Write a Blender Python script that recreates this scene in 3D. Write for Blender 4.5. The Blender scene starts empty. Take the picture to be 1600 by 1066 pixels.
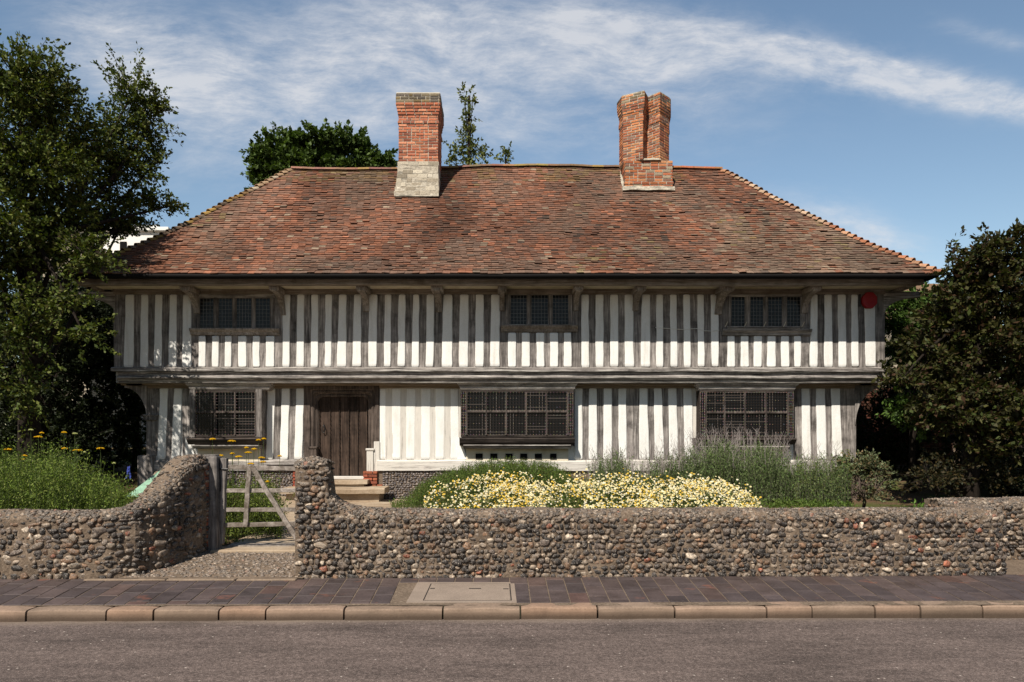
import bpy, math, random
import numpy as np
from mathutils import Vector, noise
R = math.radians
rnd = random.Random(7)
rng = np.random.default_rng(11)
sc = bpy.context.scene

# ------------------------------------------------------------------ camera, light
F = 1100.0; CX = 776.0; HY = 690.0; EYE = 1.6
cam = bpy.data.objects.new("camera", bpy.data.cameras.new("camera"))
sc.collection.objects.link(cam); sc.camera = cam
cam.location = (0, 0, EYE); cam.rotation_euler = (R(90), 0, 0)
cam.data.sensor_width = 36; cam.data.lens = F/1600*36
cam.data.shift_x = (800-CX)/1600; cam.data.shift_y = (HY-533)/1600
cam.data.clip_end = 2000; cam.data.clip_start = .05

SUN_EL, SUN_AZ = R(47.8), R(27)
sd = Vector((-math.cos(SUN_EL)*math.sin(SUN_AZ), -math.cos(SUN_EL)*math.cos(SUN_AZ), math.sin(SUN_EL)))
sl = bpy.data.lights.new("sun", 'SUN'); sl.energy = 5.0; sl.angle = R(.53); sl.color = (1, .92, .80)
so = bpy.data.objects.new("sun", sl); sc.collection.objects.link(so)
so.rotation_euler = sd.to_track_quat('Z', 'Y').to_euler(); so.location = (-10, -20, 30)

w = bpy.data.worlds.new("World"); sc.world = w; w.use_nodes = True
nt = w.node_tree; nt.nodes.clear()
class NG:
    def __init__(s, nt): s.nt = nt
    def n(s, t, **kw):
        x = s.nt.nodes.new(t)
        for k, v in kw.items(): setattr(x, k, v)
        return x
    def l(s, a, b): s.nt.links.new(a, b)
    def put(s, sock, v):
        if hasattr(v, 'is_output') or hasattr(v, 'node'): s.l(v, sock)
        else: sock.default_value = v
    def m(s, op, a, b=None, c=None, clamp=False):
        x = s.n('ShaderNodeMath', operation=op); x.use_clamp = clamp
        s.put(x.inputs[0], a)
        if b is not None: s.put(x.inputs[1], b)
        if c is not None: s.put(x.inputs[2], c)
        return x.outputs[0]
    def noise(s, vec, scale=5, detail=4, rough=.5, dist=0):
        x = s.n('ShaderNodeTexNoise'); s.l(vec, x.inputs['Vector'])
        x.inputs['Scale'].default_value = scale; x.inputs['Detail'].default_value = detail
        x.inputs['Roughness'].default_value = rough; x.inputs['Distortion'].default_value = dist
        return x.outputs[0]
    def map(s, vec, scale=(1,1,1), loc=(0,0,0), rot=(0,0,0)):
        x = s.n('ShaderNodeMapping'); s.l(vec, x.inputs[0])
        x.inputs['Scale'].default_value = scale; x.inputs['Location'].default_value = loc; x.inputs['Rotation'].default_value = rot
        return x.outputs[0]
    def ramp(s, fac, stops, interp='LINEAR'):
        x = s.n('ShaderNodeValToRGB'); s.put(x.inputs[0], fac); cr = x.color_ramp; cr.interpolation = interp
        while len(cr.elements) < len(stops): cr.elements.new(.5)
        for e, (p, c) in zip(cr.elements, stops):
            e.position = p; e.color = (c, c, c, 1) if isinstance(c, (int, float)) else (*c, 1)
        return x.outputs[0]
    def mix(s, fac, a, b, mode='MIX'):
        x = s.n('ShaderNodeMix', data_type='RGBA', blend_type=mode)
        s.put(x.inputs[0], fac)
        for i, v in ((6, a), (7, b)):
            if isinstance(v, tuple): v = (*v, 1) if len(v) == 3 else v
            s.put(x.inputs[i], v)
        return x.outputs[2]
g = NG(nt)
sky = g.n('ShaderNodeTexSky', sky_type='NISHITA', sun_disc=False)
sky.sun_elevation = SUN_EL; sky.sun_rotation = math.atan2(sd.x, sd.y)
sky.air_density = 1.25; sky.dust_density = .35; sky.ozone_density = 1.6
tc = g.n('ShaderNodeTexCoord'); sp = g.n('ShaderNodeSeparateXYZ'); g.l(tc.outputs['Generated'], sp.inputs[0])
X_, Y_, Z_ = sp.outputs
ya = g.m('MAXIMUM', g.m('ABSOLUTE', Y_), .05)
u_ = g.m('DIVIDE', X_, ya); v_ = g.m('DIVIDE', Z_, ya)
cb = g.n('ShaderNodeCombineXYZ'); g.l(u_, cb.inputs[0]); g.l(v_, cb.inputs[1]); uv = cb.outputs[0]
def blob(px, py, rx, ry, rot):
    cu, cv = (px-CX)/F, (HY-py)/F
    c, s_ = math.cos(R(rot)), math.sin(R(rot))
    du = g.m('SUBTRACT', u_, cu); dv = g.m('SUBTRACT', v_, cv)
    a = g.m('ADD', g.m('MULTIPLY', du, c), g.m('MULTIPLY', dv, s_))
    b = g.m('SUBTRACT', g.m('MULTIPLY', dv, c), g.m('MULTIPLY', du, s_))
    a = g.m('DIVIDE', a, rx/F); b = g.m('DIVIDE', b, ry/F)
    d = g.m('ADD', g.m('MULTIPLY', a, a), g.m('MULTIPLY', b, b))
    return g.m('POWER', 2.718, g.m('MULTIPLY', d, -1.0))
tot = None
for bl, k in (((220, 100, 150, 70, -30), .95), ((480, 120, 260, 90, -6), .62), ((700, 50, 240, 80, -10), .52), ((940, 90, 220, 70, -14), .58), ((1120, 70, 260, 45, -10), .50), ((1330, 105, 230, 30, -13), .80),
              ((1540, 150, 170, 26, -10), .80), ((1350, 365, 120, 34, -22), .72), ((820, 200, 240, 50, -4), .34), ((400, 230, 260, 60, 10), .30), ((1560, 60, 120, 16, -14), .3)):
    x = g.m('MULTIPLY', blob(*bl), k); tot = x if tot is None else g.m('ADD', tot, x)
tot = g.m('MULTIPLY', tot, g.m('MULTIPLY', g.m('GREATER_THAN', Y_, 0.), g.m('GREATER_THAN', Z_, 0.)))
warp = g.n('ShaderNodeVectorMath', operation='MULTIPLY_ADD')
nz = g.n('ShaderNodeTexNoise'); g.l(uv, nz.inputs[0]); nz.inputs['Scale'].default_value = 3.0; nz.inputs['Detail'].default_value = 3
g.l(nz.outputs[1], warp.inputs[0]); warp.inputs[1].default_value = (.13, .10, 0); g.l(uv, warp.inputs[2])
n1 = g.noise(g.map(warp.outputs[0], (1, 1.9, 1), rot=(0, 0, R(14))), 5.5, 10, .66, .05)
n2 = g.noise(g.map(warp.outputs[0], (1, 3.2, 1), rot=(0, 0, R(20))), 13, 8, .70, 0)
tx = g.m('ADD', g.m('MULTIPLY', n1, 2.1), g.m('MULTIPLY', n2, .9))
cl = g.m('MULTIPLY', g.m('ADD', g.m('MULTIPLY', tot, .75), g.m('SUBTRACT', tx, 1.34)), g.m('MINIMUM', g.m('MULTIPLY', tot, 1.6), 1.0), clamp=True)
cl = g.m('MULTIPLY', cl, g.ramp(n2, [(.30, .55), (.62, 1.1)]), clamp=True)
front_gain = g.m('MULTIPLY_ADD', Y_, .46, 1.0)  # sky gain, brighter ahead and dimmer behind the camera; added to cut fill light
skb = g.n('ShaderNodeVectorMath', operation='SCALE'); g.l(sky.outputs[0], skb.inputs[0]); g.l(front_gain, skb.inputs[3])
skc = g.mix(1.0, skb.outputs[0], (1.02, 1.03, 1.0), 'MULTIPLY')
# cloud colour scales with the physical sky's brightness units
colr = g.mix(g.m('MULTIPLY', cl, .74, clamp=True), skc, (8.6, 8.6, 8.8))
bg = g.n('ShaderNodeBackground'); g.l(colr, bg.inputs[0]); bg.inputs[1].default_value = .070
ow = g.n('ShaderNodeOutputWorld'); g.l(bg.outputs[0], ow.inputs[0])

sc.view_settings.view_transform = 'Standard'; sc.view_settings.look = 'None'
sc.view_settings.gamma = 1; sc.view_settings.exposure = .38
sc.render.engine = 'CYCLES'
sc.cycles.max_bounces = 6; sc.cycles.transparent_max_bounces = 8

# ------------------------------------------------------------------ helpers
def PX(px, D): return (px-CX)/F*D
def PZ(py, D): return EYE + (HY-py)/F*D
def at(px, py, D): return Vector((PX(px, D), D, PZ(py, D)))
def nz3(x, y=0., z=0.): return noise.noise((x, y, z))

def wloc(o):
    v = Vector((0, 0, 0))
    while o is not None: v += o.location; o = o.parent
    return v
def link_mesh(name, me, mat, parent, smooth, bevel):
    o = bpy.data.objects.new(name, me); sc.collection.objects.link(o)
    if mat is not None: me.materials.append(mat)
    if parent is not None: o.parent = parent
    if smooth: me.polygons.foreach_set('use_smooth', [True]*len(me.polygons))
    if bevel:
        b = o.modifiers.new('bevel', 'BEVEL'); b.width = bevel; b.segments = 1; b.limit_method = 'ANGLE'
    return o
def tag(o, label=None, cat=None, group=None, kind=None):
    for k, v in (('label', label), ('category', cat), ('group', group), ('kind', kind)):
        if v: o[k] = v
    return o
def thing(name, loc, label, cat, group=None):
    o = bpy.data.objects.new(name, None); sc.collection.objects.link(o); o.location = loc
    o.empty_display_size = .2
    return tag(o, label, cat, group)
def bare(name, V, Fc, mat, parent=None, C=None, smooth=False, bevel=0, origin=None):
    """V: Nx3 world coords, Fc: list of faces or MxK array, C: Nx3 colours"""
    V = np.asarray(V, dtype=np.float64)
    if parent is not None: off = np.array(wloc(parent)); loc = None
    else:
        if origin is None: origin = (V[:, 0].mean(), V[:, 1].mean(), V[:, 2].min())
        off = np.array(origin); loc = origin
    V = V-off
    me = bpy.data.meshes.new(name)
    if isinstance(Fc, np.ndarray):
        k = Fc.shape[1]; nf = len(Fc)
        me.vertices.add(len(V)); me.vertices.foreach_set('co', V.astype(np.float32).ravel())
        me.loops.add(nf*k); me.loops.foreach_set('vertex_index', Fc.astype(np.int32).ravel())
        me.polygons.add(nf); me.polygons.foreach_set('loop_start', np.arange(0, nf*k, k, dtype=np.int32))
        try: me.polygons.foreach_set('loop_total', np.full(nf, k, dtype=np.int32))
        except Exception: pass
        me.update(calc_edges=True)
    else:
        me.from_pydata(V.tolist(), [], Fc); me.update()
    if C is not None:
        a = me.color_attributes.new('Col', 'FLOAT_COLOR', 'POINT')
        C = np.asarray(C, dtype=np.float32); C4 = np.ones((len(V), 4), dtype=np.float32); C4[:, :3] = C
        a.data.foreach_set('color', C4.ravel())
    o = link_mesh(name, me, mat, parent, smooth, bevel)
    if loc is not None: o.location = loc
    return o

class MB:
    def __init__(s): s.v = []; s.f = []; s.c = []
    def add(s, vs, fs, col=None):
        b = len(s.v); s.v += [tuple(p) for p in vs]; s.f += [tuple(i+b for i in f) for f in fs]
        if col is not None: s.c += [tuple(col)]*len(vs)
    def hexa(s, p, col=None):   # p: 0-3 bottom ccw, 4-7 top ccw
        s.add(p, [(0,3,2,1),(4,5,6,7),(0,1,5,4),(1,2,6,5),(2,3,7,6),(3,0,4,7)], col)
    def box(s, x0, x1, y0, y1, z0, z1, col=None, j=0):
        p = [(x0,y0,z0),(x1,y0,z0),(x1,y1,z0),(x0,y1,z0),(x0,y0,z1),(x1,y0,z1),(x1,y1,z1),(x0,y1,z1)]
        if j: p = [tuple(c+rnd.uniform(-j, j) for c in q) for q in p]
        s.hexa(p, col)
    def tube(s, pts, rad, n=6, col=None, cap=True):
        pts = [Vector(p) for p in pts]; rings = []
        if not hasattr(rad, '__len__'): rad = [rad]*len(pts)
        b = len(s.v)
        for i, p in enumerate(pts):
            d = (pts[min(i+1, len(pts)-1)]-pts[max(i-1, 0)]).normalized()
            a = d.cross(Vector((0, 0, 1)) if abs(d.z) < .9 else Vector((1, 0, 0))).normalized(); c = d.cross(a)
            for k in range(n):
                t = 2*math.pi*k/n; s.v.append(tuple(p+(a*math.cos(t)+c*math.sin(t))*rad[i]))
                if col is not None: s.c.append(tuple(col))
        for i in range(len(pts)-1):
            for k in range(n):
                s.f.append((b+i*n+k, b+i*n+(k+1) % n, b+(i+1)*n+(k+1) % n, b+(i+1)*n+k))
        if cap: s.f.append(tuple(b+k for k in range(n))[::-1]); s.f.append(tuple(b+(len(pts)-1)*n+k for k in range(n)))
    def prism(s, poly, a0, a1, axis='y', col=None):
        """poly in the plane orthogonal to axis: (x,z) for y, (y,z) for x, (x,y) for z"""
        def P(q, a): return {'y': (q[0], a, q[1]), 'x': (a, q[0], q[1]), 'z': (q[0], q[1], a)}[axis]
        n = len(poly); vs = [P(q, a0) for q in poly]+[P(q, a1) for q in poly]
        fs = [tuple(range(n)), tuple(range(2*n-1, n-1, -1))]+[(i, i+n, (i+1) % n+n, (i+1) % n) for i in range(n)]
        s.add(vs, fs, col)
    def beam(s, sec, x0, x1, wob=.01, seg=.35, f=.7, axis='x', seed=0., wobz=None):
        """extrude a (y,z) section along x (or (x,y) section up z) with slow wobble"""
        wobz = wob if wobz is None else wobz
        n = max(2, int(abs(x1-x0)/seg)+1); b = len(s.v); m = len(sec)
        for i in range(n+1):
            t = x0+(x1-x0)*i/n
            for k, (a, c) in enumerate(sec):
                d1 = nz3(t*f, seed, k*.05)*wob+nz3(t*5, seed+3, k*.8)*wob*.22; d2 = nz3(t*f, seed+9, 1.3+k*.05)*wobz+nz3(t*4, seed+7, k*.9)*wobz*.22
                s.v.append((t, a+d1, c+d2) if axis == 'x' else ((a+d1, c+d2, t) if axis == 'z' else (a+d1, t, c+d2)))
        for i in range(n):
            for k in range(m): s.f.append((b+i*m+k, b+i*m+(k+1) % m, b+(i+1)*m+(k+1) % m, b+(i+1)*m+k))
        s.f.append(tuple(b+k for k in range(m))[::-1]); s.f.append(tuple(b+n*m+k for k in range(m)))
    def build(s, name, mat, parent=None, smooth=False, bevel=0, origin=None):
        return bare(name, s.v, s.f, mat, parent, s.c if s.c and len(s.c) == len(s.v) else None, smooth, bevel, origin)
def recsec(y0, y1, z0, z1): return [(y0, z0), (y1, z0), (y1, z1), (y0, z1)]

# ------------------------------------------------------------------ materials
def mat(name, fn, rough=.8, spec=.3, **kw):
    m = bpy.data.materials.new(name); m.use_nodes = True
    g = NG(m.node_tree); b = m.node_tree.nodes['Principled BSDF']
    b.inputs['Roughness'].default_value = rough; b.inputs['Specular IOR Level'].default_value = spec
    geo = g.n('ShaderNodeNewGeometry'); fn(g, b, geo.outputs['Position'])
    return m
def bump(g, b, h, strength=.5, dist=.01):
    x = g.n('ShaderNodeBump'); g.l(h, x.inputs['Height']); x.inputs['Strength'].default_value = strength; x.inputs['Distance'].default_value = dist
    g.l(x.outputs[0], b.inputs['Normal'])
def objrand(g): return g.n('ShaderNodeObjectInfo').outputs['Random']

def timber(name, axis='z', tone=1.0, tint=(1, 1, 1), white=0.0, warm=0.0):
    def fn(g, b, P):
        s = {'z': (26, 26, 1.3), 'x': (1.3, 26, 26), 'n': (12, 12, 12)}[axis]
        off = g.n('ShaderNodeVectorMath', operation='ADD'); g.l(P, off.inputs[0])
        rr = g.n('ShaderNodeCombineXYZ')
        r = objrand(g); g.l(g.m('MULTIPLY', r, 37.), rr.inputs[0]); g.l(g.m('MULTIPLY', r, 19.), rr.inputs[2]); g.l(rr.outputs[0], off.inputs[1])
        Q = off.outputs[0]
        a = g.noise(g.map(Q, s), 1, 7, .65, .6)
        c = g.noise(g.map(Q, tuple(k*3.2 for k in s)), 1, 4, .7, .3)
        big = g.noise(Q, 2.6, 5, .7)
        col = g.ramp(a, [(.25, (.055*tone, .050*tone, .048*tone)), (.40, (.145*tone, .130*tone, .122*tone)), (.55, (.29*tone, .262*tone, .246*tone)), (.74, (.53*tone, .49*tone, .46*tone))])
        col = g.mix(1, col, g.ramp(c, [(.30, .40), (.44, .95), (1, 1.0)]), 'MULTIPLY')
        col = g.mix(1, col, g.ramp(big, [(.32, .42), (.48, .9), (.66, 1.25)]), 'MULTIPLY')
        col = g.mix(1, col, g.ramp(r, [(0, .72), (1, 1.12)]), 'MULTIPLY')
        if warm: col = g.mix(warm, col, (.26, .19, .12))
        wn = g.noise(g.map(Q, tuple(k*.8 for k in s)), 1, 6, .75)
        lime = g.ramp(g.m('ADD', wn, (white-.5)*.5), [(.56, 0.), (.72, 1.)])
        col = g.mix(g.m('MULTIPLY', lime, .8), col, (.66, .63, .58))
        if tint != (1, 1, 1): col = g.mix(1, col, tint, 'MULTIPLY')
        g.l(col, b.inputs['Base Color']); bump(g, b, g.m('ADD', a, g.m('MULTIPLY', c, .6)), .9, .008)
    return mat(name, fn, .85, .2)
M = {}
M['oak_v'] = timber('weathered_oak_upright', 'z', 1.0, white=.22)
M['oak_h'] = timber('weathered_oak_beam', 'x', 1.12, white=.60)
M['oak_white'] = timber('limewashed_oak_upright', 'z', 1.55, white=1.0)
M['oak_white_h'] = timber('limewashed_oak_beam', 'x', 1.6, white=.98)
M['oak_eave'] = timber('eave_oak_beam', 'x', 1.1, warm=.3)
M['oak_brkt'] = timber('bracket_oak', 'z', 1.2, warm=.25)
M['oak_lintel'] = timber('lichen_oak_beam', 'x', 1.1, warm=.6, white=.2)
M['oak_dark'] = timber('dark_window_oak', 'z', .17, tint=(1, .8, .7))
M['oak_dark_h'] = timber('dark_sill_oak', 'x', .22, tint=(1, .88, .82))
M['oak_mull'] = timber('mullion_oak', 'z', .34, tint=(1, .90, .86))
M['door'] = timber('door_oak', 'z', .28, tint=(1, .74, .60))
M['jamb'] = timber('jamb_oak', 'z', .42, tint=(1, .86, .78))
M['gate'] = timber('gate_oak', 'n', 1.15, warm=.22)
M['gate_v'] = timber('gate_post_oak', 'z', .9)

def f_plaster(g, b, P):
    a = g.noise(P, 2.2, 5, .6); c = g.noise(P, 30, 5, .6); d = g.noise(g.map(P, (9, 9, .8)), 1, 5, .6)
    col = g.mix(g.ramp(a, [(.35, 0.), (.7, .6)]), (.80, .80, .785), (.74, .73, .70))
    col = g.mix(g.ramp(d, [(.55, 0.), (.75, .45)]), col, (.50, .46, .39))
    cr = g.noise(g.map(P, (7, 7, 5)), 1, 8, .8, 1.5)
    col = g.mix(g.ramp(cr, [(.485, 0.), (.5, .35), (.515, 0.)]), col, (.36, .33, .29))
    st_ = g.noise(g.map(P, (5, 5, 1.1)), 1, 6, .7)
    col = g.mix(g.ramp(st_, [(.50, 0.), (.68, .38)]), col, (.60, .585, .545))
    g.l(col, b.inputs['Base Color']); bump(g, b, g.m('ADD', c, g.m('MULTIPLY', a, 3)), .35, .01)
M['plaster'] = mat('lime_plaster', f_plaster, .9, .15)
def f_cream(g, b, P):
    a = g.noise(P, 3, 6, .65)
    g.l(g.ramp(a, [(.3, (.50, .43, .32)), (.6, (.70, .63, .50))]), b.inputs['Base Color']); bump(g, b, a, .4, .01)
M['cream'] = mat('cream_render', f_cream, .9, .15)

def attr(g): return g.n('ShaderNodeAttribute', attribute_name='Col').outputs['Color']
def f_tile(g, b, P):
    a = g.noise(P, 22, 5, .7); c = g.noise(P, 90, 3, .6)
    col = g.mix(1, attr(g), g.ramp(a, [(.25, .5), (.5, .98), (.75, 1.3)]), 'MULTIPLY')
    col = g.mix(g.ramp(g.noise(P, 5, 6, .75), [(.56, 0.), (.72, .5)]), col, (.055, .046, .038))
    col = g.mix(g.ramp(c, [(.66, 0.), (.76, .35)]), col, (.30, .27, .20))
    g.l(col, b.inputs['Base Color']); bump(g, b, g.m('ADD', a, c), .6, .006)
M['tile'] = mat('clay_roof_tiles', f_tile, .85, .2)
def f_brick(g, b, P):
    a = g.noise(P, 28, 5, .7)
    col = g.mix(1, attr(g), g.ramp(a, [(.25, .55), (.5, 1.), (.75, 1.3)]), 'MULTIPLY')
    col = g.mix(g.ramp(g.noise(P, 7, 6, .75), [(.60, 0.), (.72, .55)]), col, (.40, .36, .30))
    g.l(col, b.inputs['Base Color']); bump(g, b, a, .6, .008)
M['brick'] = mat('old_red_brick', f_brick, .9, .15)
def f_mortar(g, b, P):
    a = g.noise(P, 35, 6, .7); c = g.noise(P, 3, 4, .6)
    col = g.ramp(a, [(.3, (.10, .072, .052)), (.55, (.205, .155, .115)), (.75, (.33, .262, .20))])
    col = g.mix(1, col, g.ramp(c, [(.3, .7), (.7, 1.1)]), 'MULTIPLY')
    g.l(col, b.inputs['Base Color']); bump(g, b, a, 1., .015)
M['mortar'] = mat('sandy_mortar', f_mortar, .95, .1)
def f_palemortar(g, b, P):
    a = g.noise(P, 14, 6, .7); c = g.noise(g.map(P, (3, 3, 13)), 1, 5, .7)
    col = g.ramp(a, [(.3, (.26, .23, .18)), (.55, (.48, .43, .35)), (.75, (.62, .57, .48))])
    col = g.mix(g.ramp(c, [(.5, 0.), (.62, .7)]), col, (.14, .13, .11))
    g.l(col, b.inputs['Base Color']); bump(g, b, g.m('ADD', a, c), 1., .03)
M['palemortar'] = mat('pale_chimney_render', f_palemortar, .95, .1)
def f_flint(g, b, P):
    a = g.noise(P, 30, 5, .7, .5); c = g.noise(P, 75, 4, .7)
    col = g.mix(1, attr(g), g.ramp(a, [(.34, .35), (.5, .95), (.64, 2.1)]), 'MULTIPLY')
    col = g.mix(g.ramp(c, [(.575, 0.), (.62, .8)]), col, (.42, .37, .32))
    col = g.mix(g.ramp(g.noise(P, 9, 5, .8), [(.56, 0.), (.66, .55)]), col, (.17, .125, .088))
    g.l(col, b.inputs['Base Color'])
    g.l(g.ramp(a, [(.4, .4), (.6, .75)]), b.inputs['Roughness']); bump(g, b, g.m('ADD', a, c), .7, .008)
M['flint'] = mat('knapped_flint', f_flint, .5, .45)
def f_paver(g, b, P):
    a = g.noise(P, 40, 5, .7); c = g.noise(P, 3.5, 5, .7); e = g.noise(P, 12, 3, .6)
    col = g.mix(1, attr(g), g.ramp(a, [(.25, .65), (.75, 1.35)]), 'MULTIPLY')
    col = g.mix(1, col, g.ramp(c, [(.3, .7), (.7, 1.25)]), 'MULTIPLY')
    col = g.mix(g.ramp(e, [(.70, 0.), (.78, .4)]), col, (.22, .20, .19))
    col = g.mix(g.ramp(g.noise(P, 2.4, 4, .6), [(.63, 0.), (.70, .6)]), col, (.20, .08, .052))
    g.l(col, b.inputs['Base Color']); g.l(g.ramp(c, [(.3, .45), (.7, .8)]), b.inputs['Roughness']); bump(g, b, a, .35, .004)
M['paver'] = mat('brindle_paver', f_paver, .6, .4)
def f_kerb(g, b, P):
    a = g.noise(P, 45, 7, .8); c = g.noise(P, 3.2, 6, .7); z = g.n('ShaderNodeSeparateXYZ'); g.l(P, z.inputs[0])
    col = g.mix(1, attr(g), g.ramp(a, [(.25, .6), (.5, 1.), (.75, 1.35)]), 'MULTIPLY')
    col = g.mix(1, col, g.ramp(c, [(.3, .75), (.7, 1.2)]), 'MULTIPLY')
    dirt = g.m('MULTIPLY', g.ramp(g.m('ADD', z.outputs[2], g.m('MULTIPLY', g.m('SUBTRACT', c, .5), .06)), [(0, 0.), (1, 1.)]), 1.)
    d2 = g.m('ADD', g.m('MULTIPLY_ADD', z.outputs[2], -16., -.55), g.m('MULTIPLY', g.m('SUBTRACT', a, .5), 1.6), clamp=True)
    col = g.mix(g.m('MULTIPLY', d2, .85), col, (.055, .038, .027))
    g.l(col, b.inputs['Base Color']); bump(g, b, a, .6, .006)
M['kerb'] = mat('granite_kerb', f_kerb, .85, .25)
def f_asphalt(g, b, P):
    a = g.noise(P, 38, 9, .95); c = g.noise(g.map(P, (.35, 1.5, 1)), 1.8, 8, .75); v = g.n('ShaderNodeTexVoronoi'); g.l(P, v.inputs[0]); v.inputs['Scale'].default_value = 95
    col = g.ramp(a, [(.36, (.022, .016, .014)), (.46, (.082, .062, .054)), (.53, (.138, .105, .092)), (.66, (.36, .28, .25))])
    col = g.mix(1, col, g.ramp(c, [(.36, .62), (.5, .95), (.64, 1.2)]), 'MULTIPLY')
    r = g.n('ShaderNodeSeparateColor'); g.l(v.outputs['Color'], r.inputs[0])
    st = g.m('MULTIPLY', g.ramp(r.outputs[0], [(.86, 0.), (.90, 1.)]), g.ramp(v.outputs['Distance'], [(.25, 1.), (.45, 0.)]))
    col = g.mix(g.m('MULTIPLY', st, .6), col, (.34, .28, .25))
    st2 = g.m('MULTIPLY', g.ramp(r.outputs[1], [(.88, 0.), (.92, 1.)]), g.ramp(v.outputs['Distance'], [(.3, 1.), (.5, 0.)]))
    col = g.mix(g.m('MULTIPLY', st2, .6), col, (.025, .02, .02))
    v3 = g.n('ShaderNodeTexVoronoi'); g.l(P, v3.inputs[0]); v3.inputs['Scale'].default_value = 22
    r3 = g.n('ShaderNodeSeparateColor'); g.l(v3.outputs['Color'], r3.inputs[0])
    st3 = g.m('MULTIPLY', g.ramp(r3.outputs[0], [(.94, 0.), (.945, 1.)]), g.ramp(v3.outputs['Distance'], [(.12, 1.), (.22, 0.)]))
    col = g.mix(g.m('MULTIPLY', st3, .8), col, (.55, .48, .42))
    bl = g.noise(g.map(P, (1.0, 2.6, 1)), 2.6, 7, .8, .6)
    col = g.mix(g.ramp(bl, [(.60, 0.), (.68, .55)]), col, (.040, .031, .027))
    gr = g.n('ShaderNodeSeparateXYZ'); g.l(P, gr.inputs[0])
    edge = g.m('SUBTRACT', g.m('MULTIPLY_ADD', gr.outputs[0], -.02, gr.outputs[1]), 6.62)
    dust = g.m('MULTIPLY', g.m('MULTIPLY', edge, 5.5, clamp=True), g.ramp(c, [(.4, .2), (.6, .9)]))
    col = g.mix(dust, col, (.21, .165, .13))
    g.l(col, b.inputs['Base Color']); bump(g, b, g.m('ADD', a, g.m('MULTIPLY', v.outputs['Distance'], -1)), .5, .006)
M['asphalt'] = mat('worn_asphalt', f_asphalt, .85, .25)
def f_conc(g, b, P):
    a = g.noise(P, 110, 4, .8); c = g.noise(P, 3, 5, .6)
    col = g.ramp(a, [(.3, (.16, .125, .10)), (.55, (.285, .225, .18)), (.75, (.38, .31, .25))])
    col = g.mix(1, col, g.ramp(c, [(.3, .85), (.7, 1.1)]), 'MULTIPLY')
    g.l(col, b.inputs['Base Color']); bump(g, b, a, .4, .004)
M['concrete'] = mat('cover_concrete', f_conc, .9, .2)
def f_path(g, b, P):
    a = g.noise(P, 25, 6, .75); c = g.noise(P, 1.6, 5, .65)
    col = g.ramp(c, [(.3, (.24, .175, .12)), (.5, (.36, .28, .20)), (.7, (.43, .36, .275))])
    col = g.mix(1, col, g.ramp(a, [(.25, .75), (.75, 1.2)]), 'MULTIPLY')
    g.l(col, b.inputs['Base Color']); bump(g, b, a, .6, .012)
M['path'] = mat('sandy_path', f_path, .95, .1)
def f_soil(g, b, P):
    a = g.noise(P, 18, 6, .75); c = g.noise(P, .9, 5, .65)
    col = g.ramp(a, [(.3, (.045, .03, .02)), (.6, (.15, .095, .055)), (.8, (.24, .16, .10))])
    col = g.mix(g.ramp(c, [(.48, 0.), (.6, .85)]), col, (.06, .085, .02))
    g.l(col, b.inputs['Base Color']); bump(g, b, a, .9, .03)
M['soil'] = mat('garden_soil', f_soil, .95, .1)
def flat(name, c, rough=.7, spec=.3, nse=0.15, metal=0):
    def fn(g, b, P):
        a = g.noise(P, 14, 5, .7)
        g.l(g.mix(1, (*c, 1), g.ramp(a, [(.3, 1-nse), (.7, 1+nse)]), 'MULTIPLY'), b.inputs['Base Color']); b.inputs['Metallic'].default_value = metal
        bump(g, b, a, .2, .005)
    return mat(name, fn, rough, spec)
M['black'] = flat('black_gutter_iron', (.008, .007, .007), .8, .15)
M['lead'] = flat('lead_came', (.20, .20, .20), .6, .4)
M['red'] = flat('red_alarm_plastic', (.30, .008, .014), .4, .4, .05)
M['iron'] = flat('dark_iron', (.02, .018, .018), .5, .4)
M['white_wall'] = flat('white_painted_wall', (.78, .77, .73), .9, .1, .05)
M['tan_wall'] = flat('tan_render_wall', (.36, .31, .24), .9, .1, .1)
M['mint'] = flat('mint_paint', (.22, .37, .27), .7, .3, .3)
M['dark_in'] = flat('dark_interior', (.01, .01, .01), .9, .05)
M['roofbrown'] = flat('far_brown_tiles', (.17, .11, .07), .9, .1, .4)
def f_glass(g, b, P):
    b.inputs['Base Color'].default_value = (.008, .009, .011, 1)
    bump(g, b, g.noise(P, 9, 2, .5), .05, .01)
M['glass'] = mat('dark_leaded_glass', f_glass, .14, .28)
def leafmat(name, trans=.35, rough=.6, spec=.2):
    m = bpy.data.materials.new(name); m.use_nodes = True
    g = NG(m.node_tree); b = m.node_tree.nodes['Principled BSDF']; out = m.node_tree.nodes['Material Output']
    c = attr(g); g.l(c, b.inputs['Base Color']); b.inputs['Roughness'].default_value = rough; b.inputs['Specular IOR Level'].default_value = spec
    t = g.n('ShaderNodeBsdfTranslucent'); g.l(g.mix(1, c, (1.1, 1.25, .5), 'MULTIPLY'), t.inputs[0])
    mx = g.n('ShaderNodeMixShader'); mx.inputs[0].default_value = trans
    g.l(b.outputs[0], mx.inputs[1]); g.l(t.outputs[0], mx.inputs[2]); g.l(mx.outputs[0], out.inputs[0])
    return m
M['leaf'] = leafmat('leaf_green', .22); M['petal'] = leafmat('flower_petal', .2, .8, .1)
def f_bark(g, b, P):
    a = g.noise(g.map(P, (14, 14, 3)), 1, 6, .7)
    g.l(g.ramp(a, [(.3, (.008, .006, .005)), (.6, (.026, .020, .016)), (.8, (.05, .042, .034))]), b.inputs['Base Color']); bump(g, b, a, 1, .02)
M['bark'] = mat('tree_bark', f_bark, .9, .1)  # bark colour darkened to stand in for shade on the trunks

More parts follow.
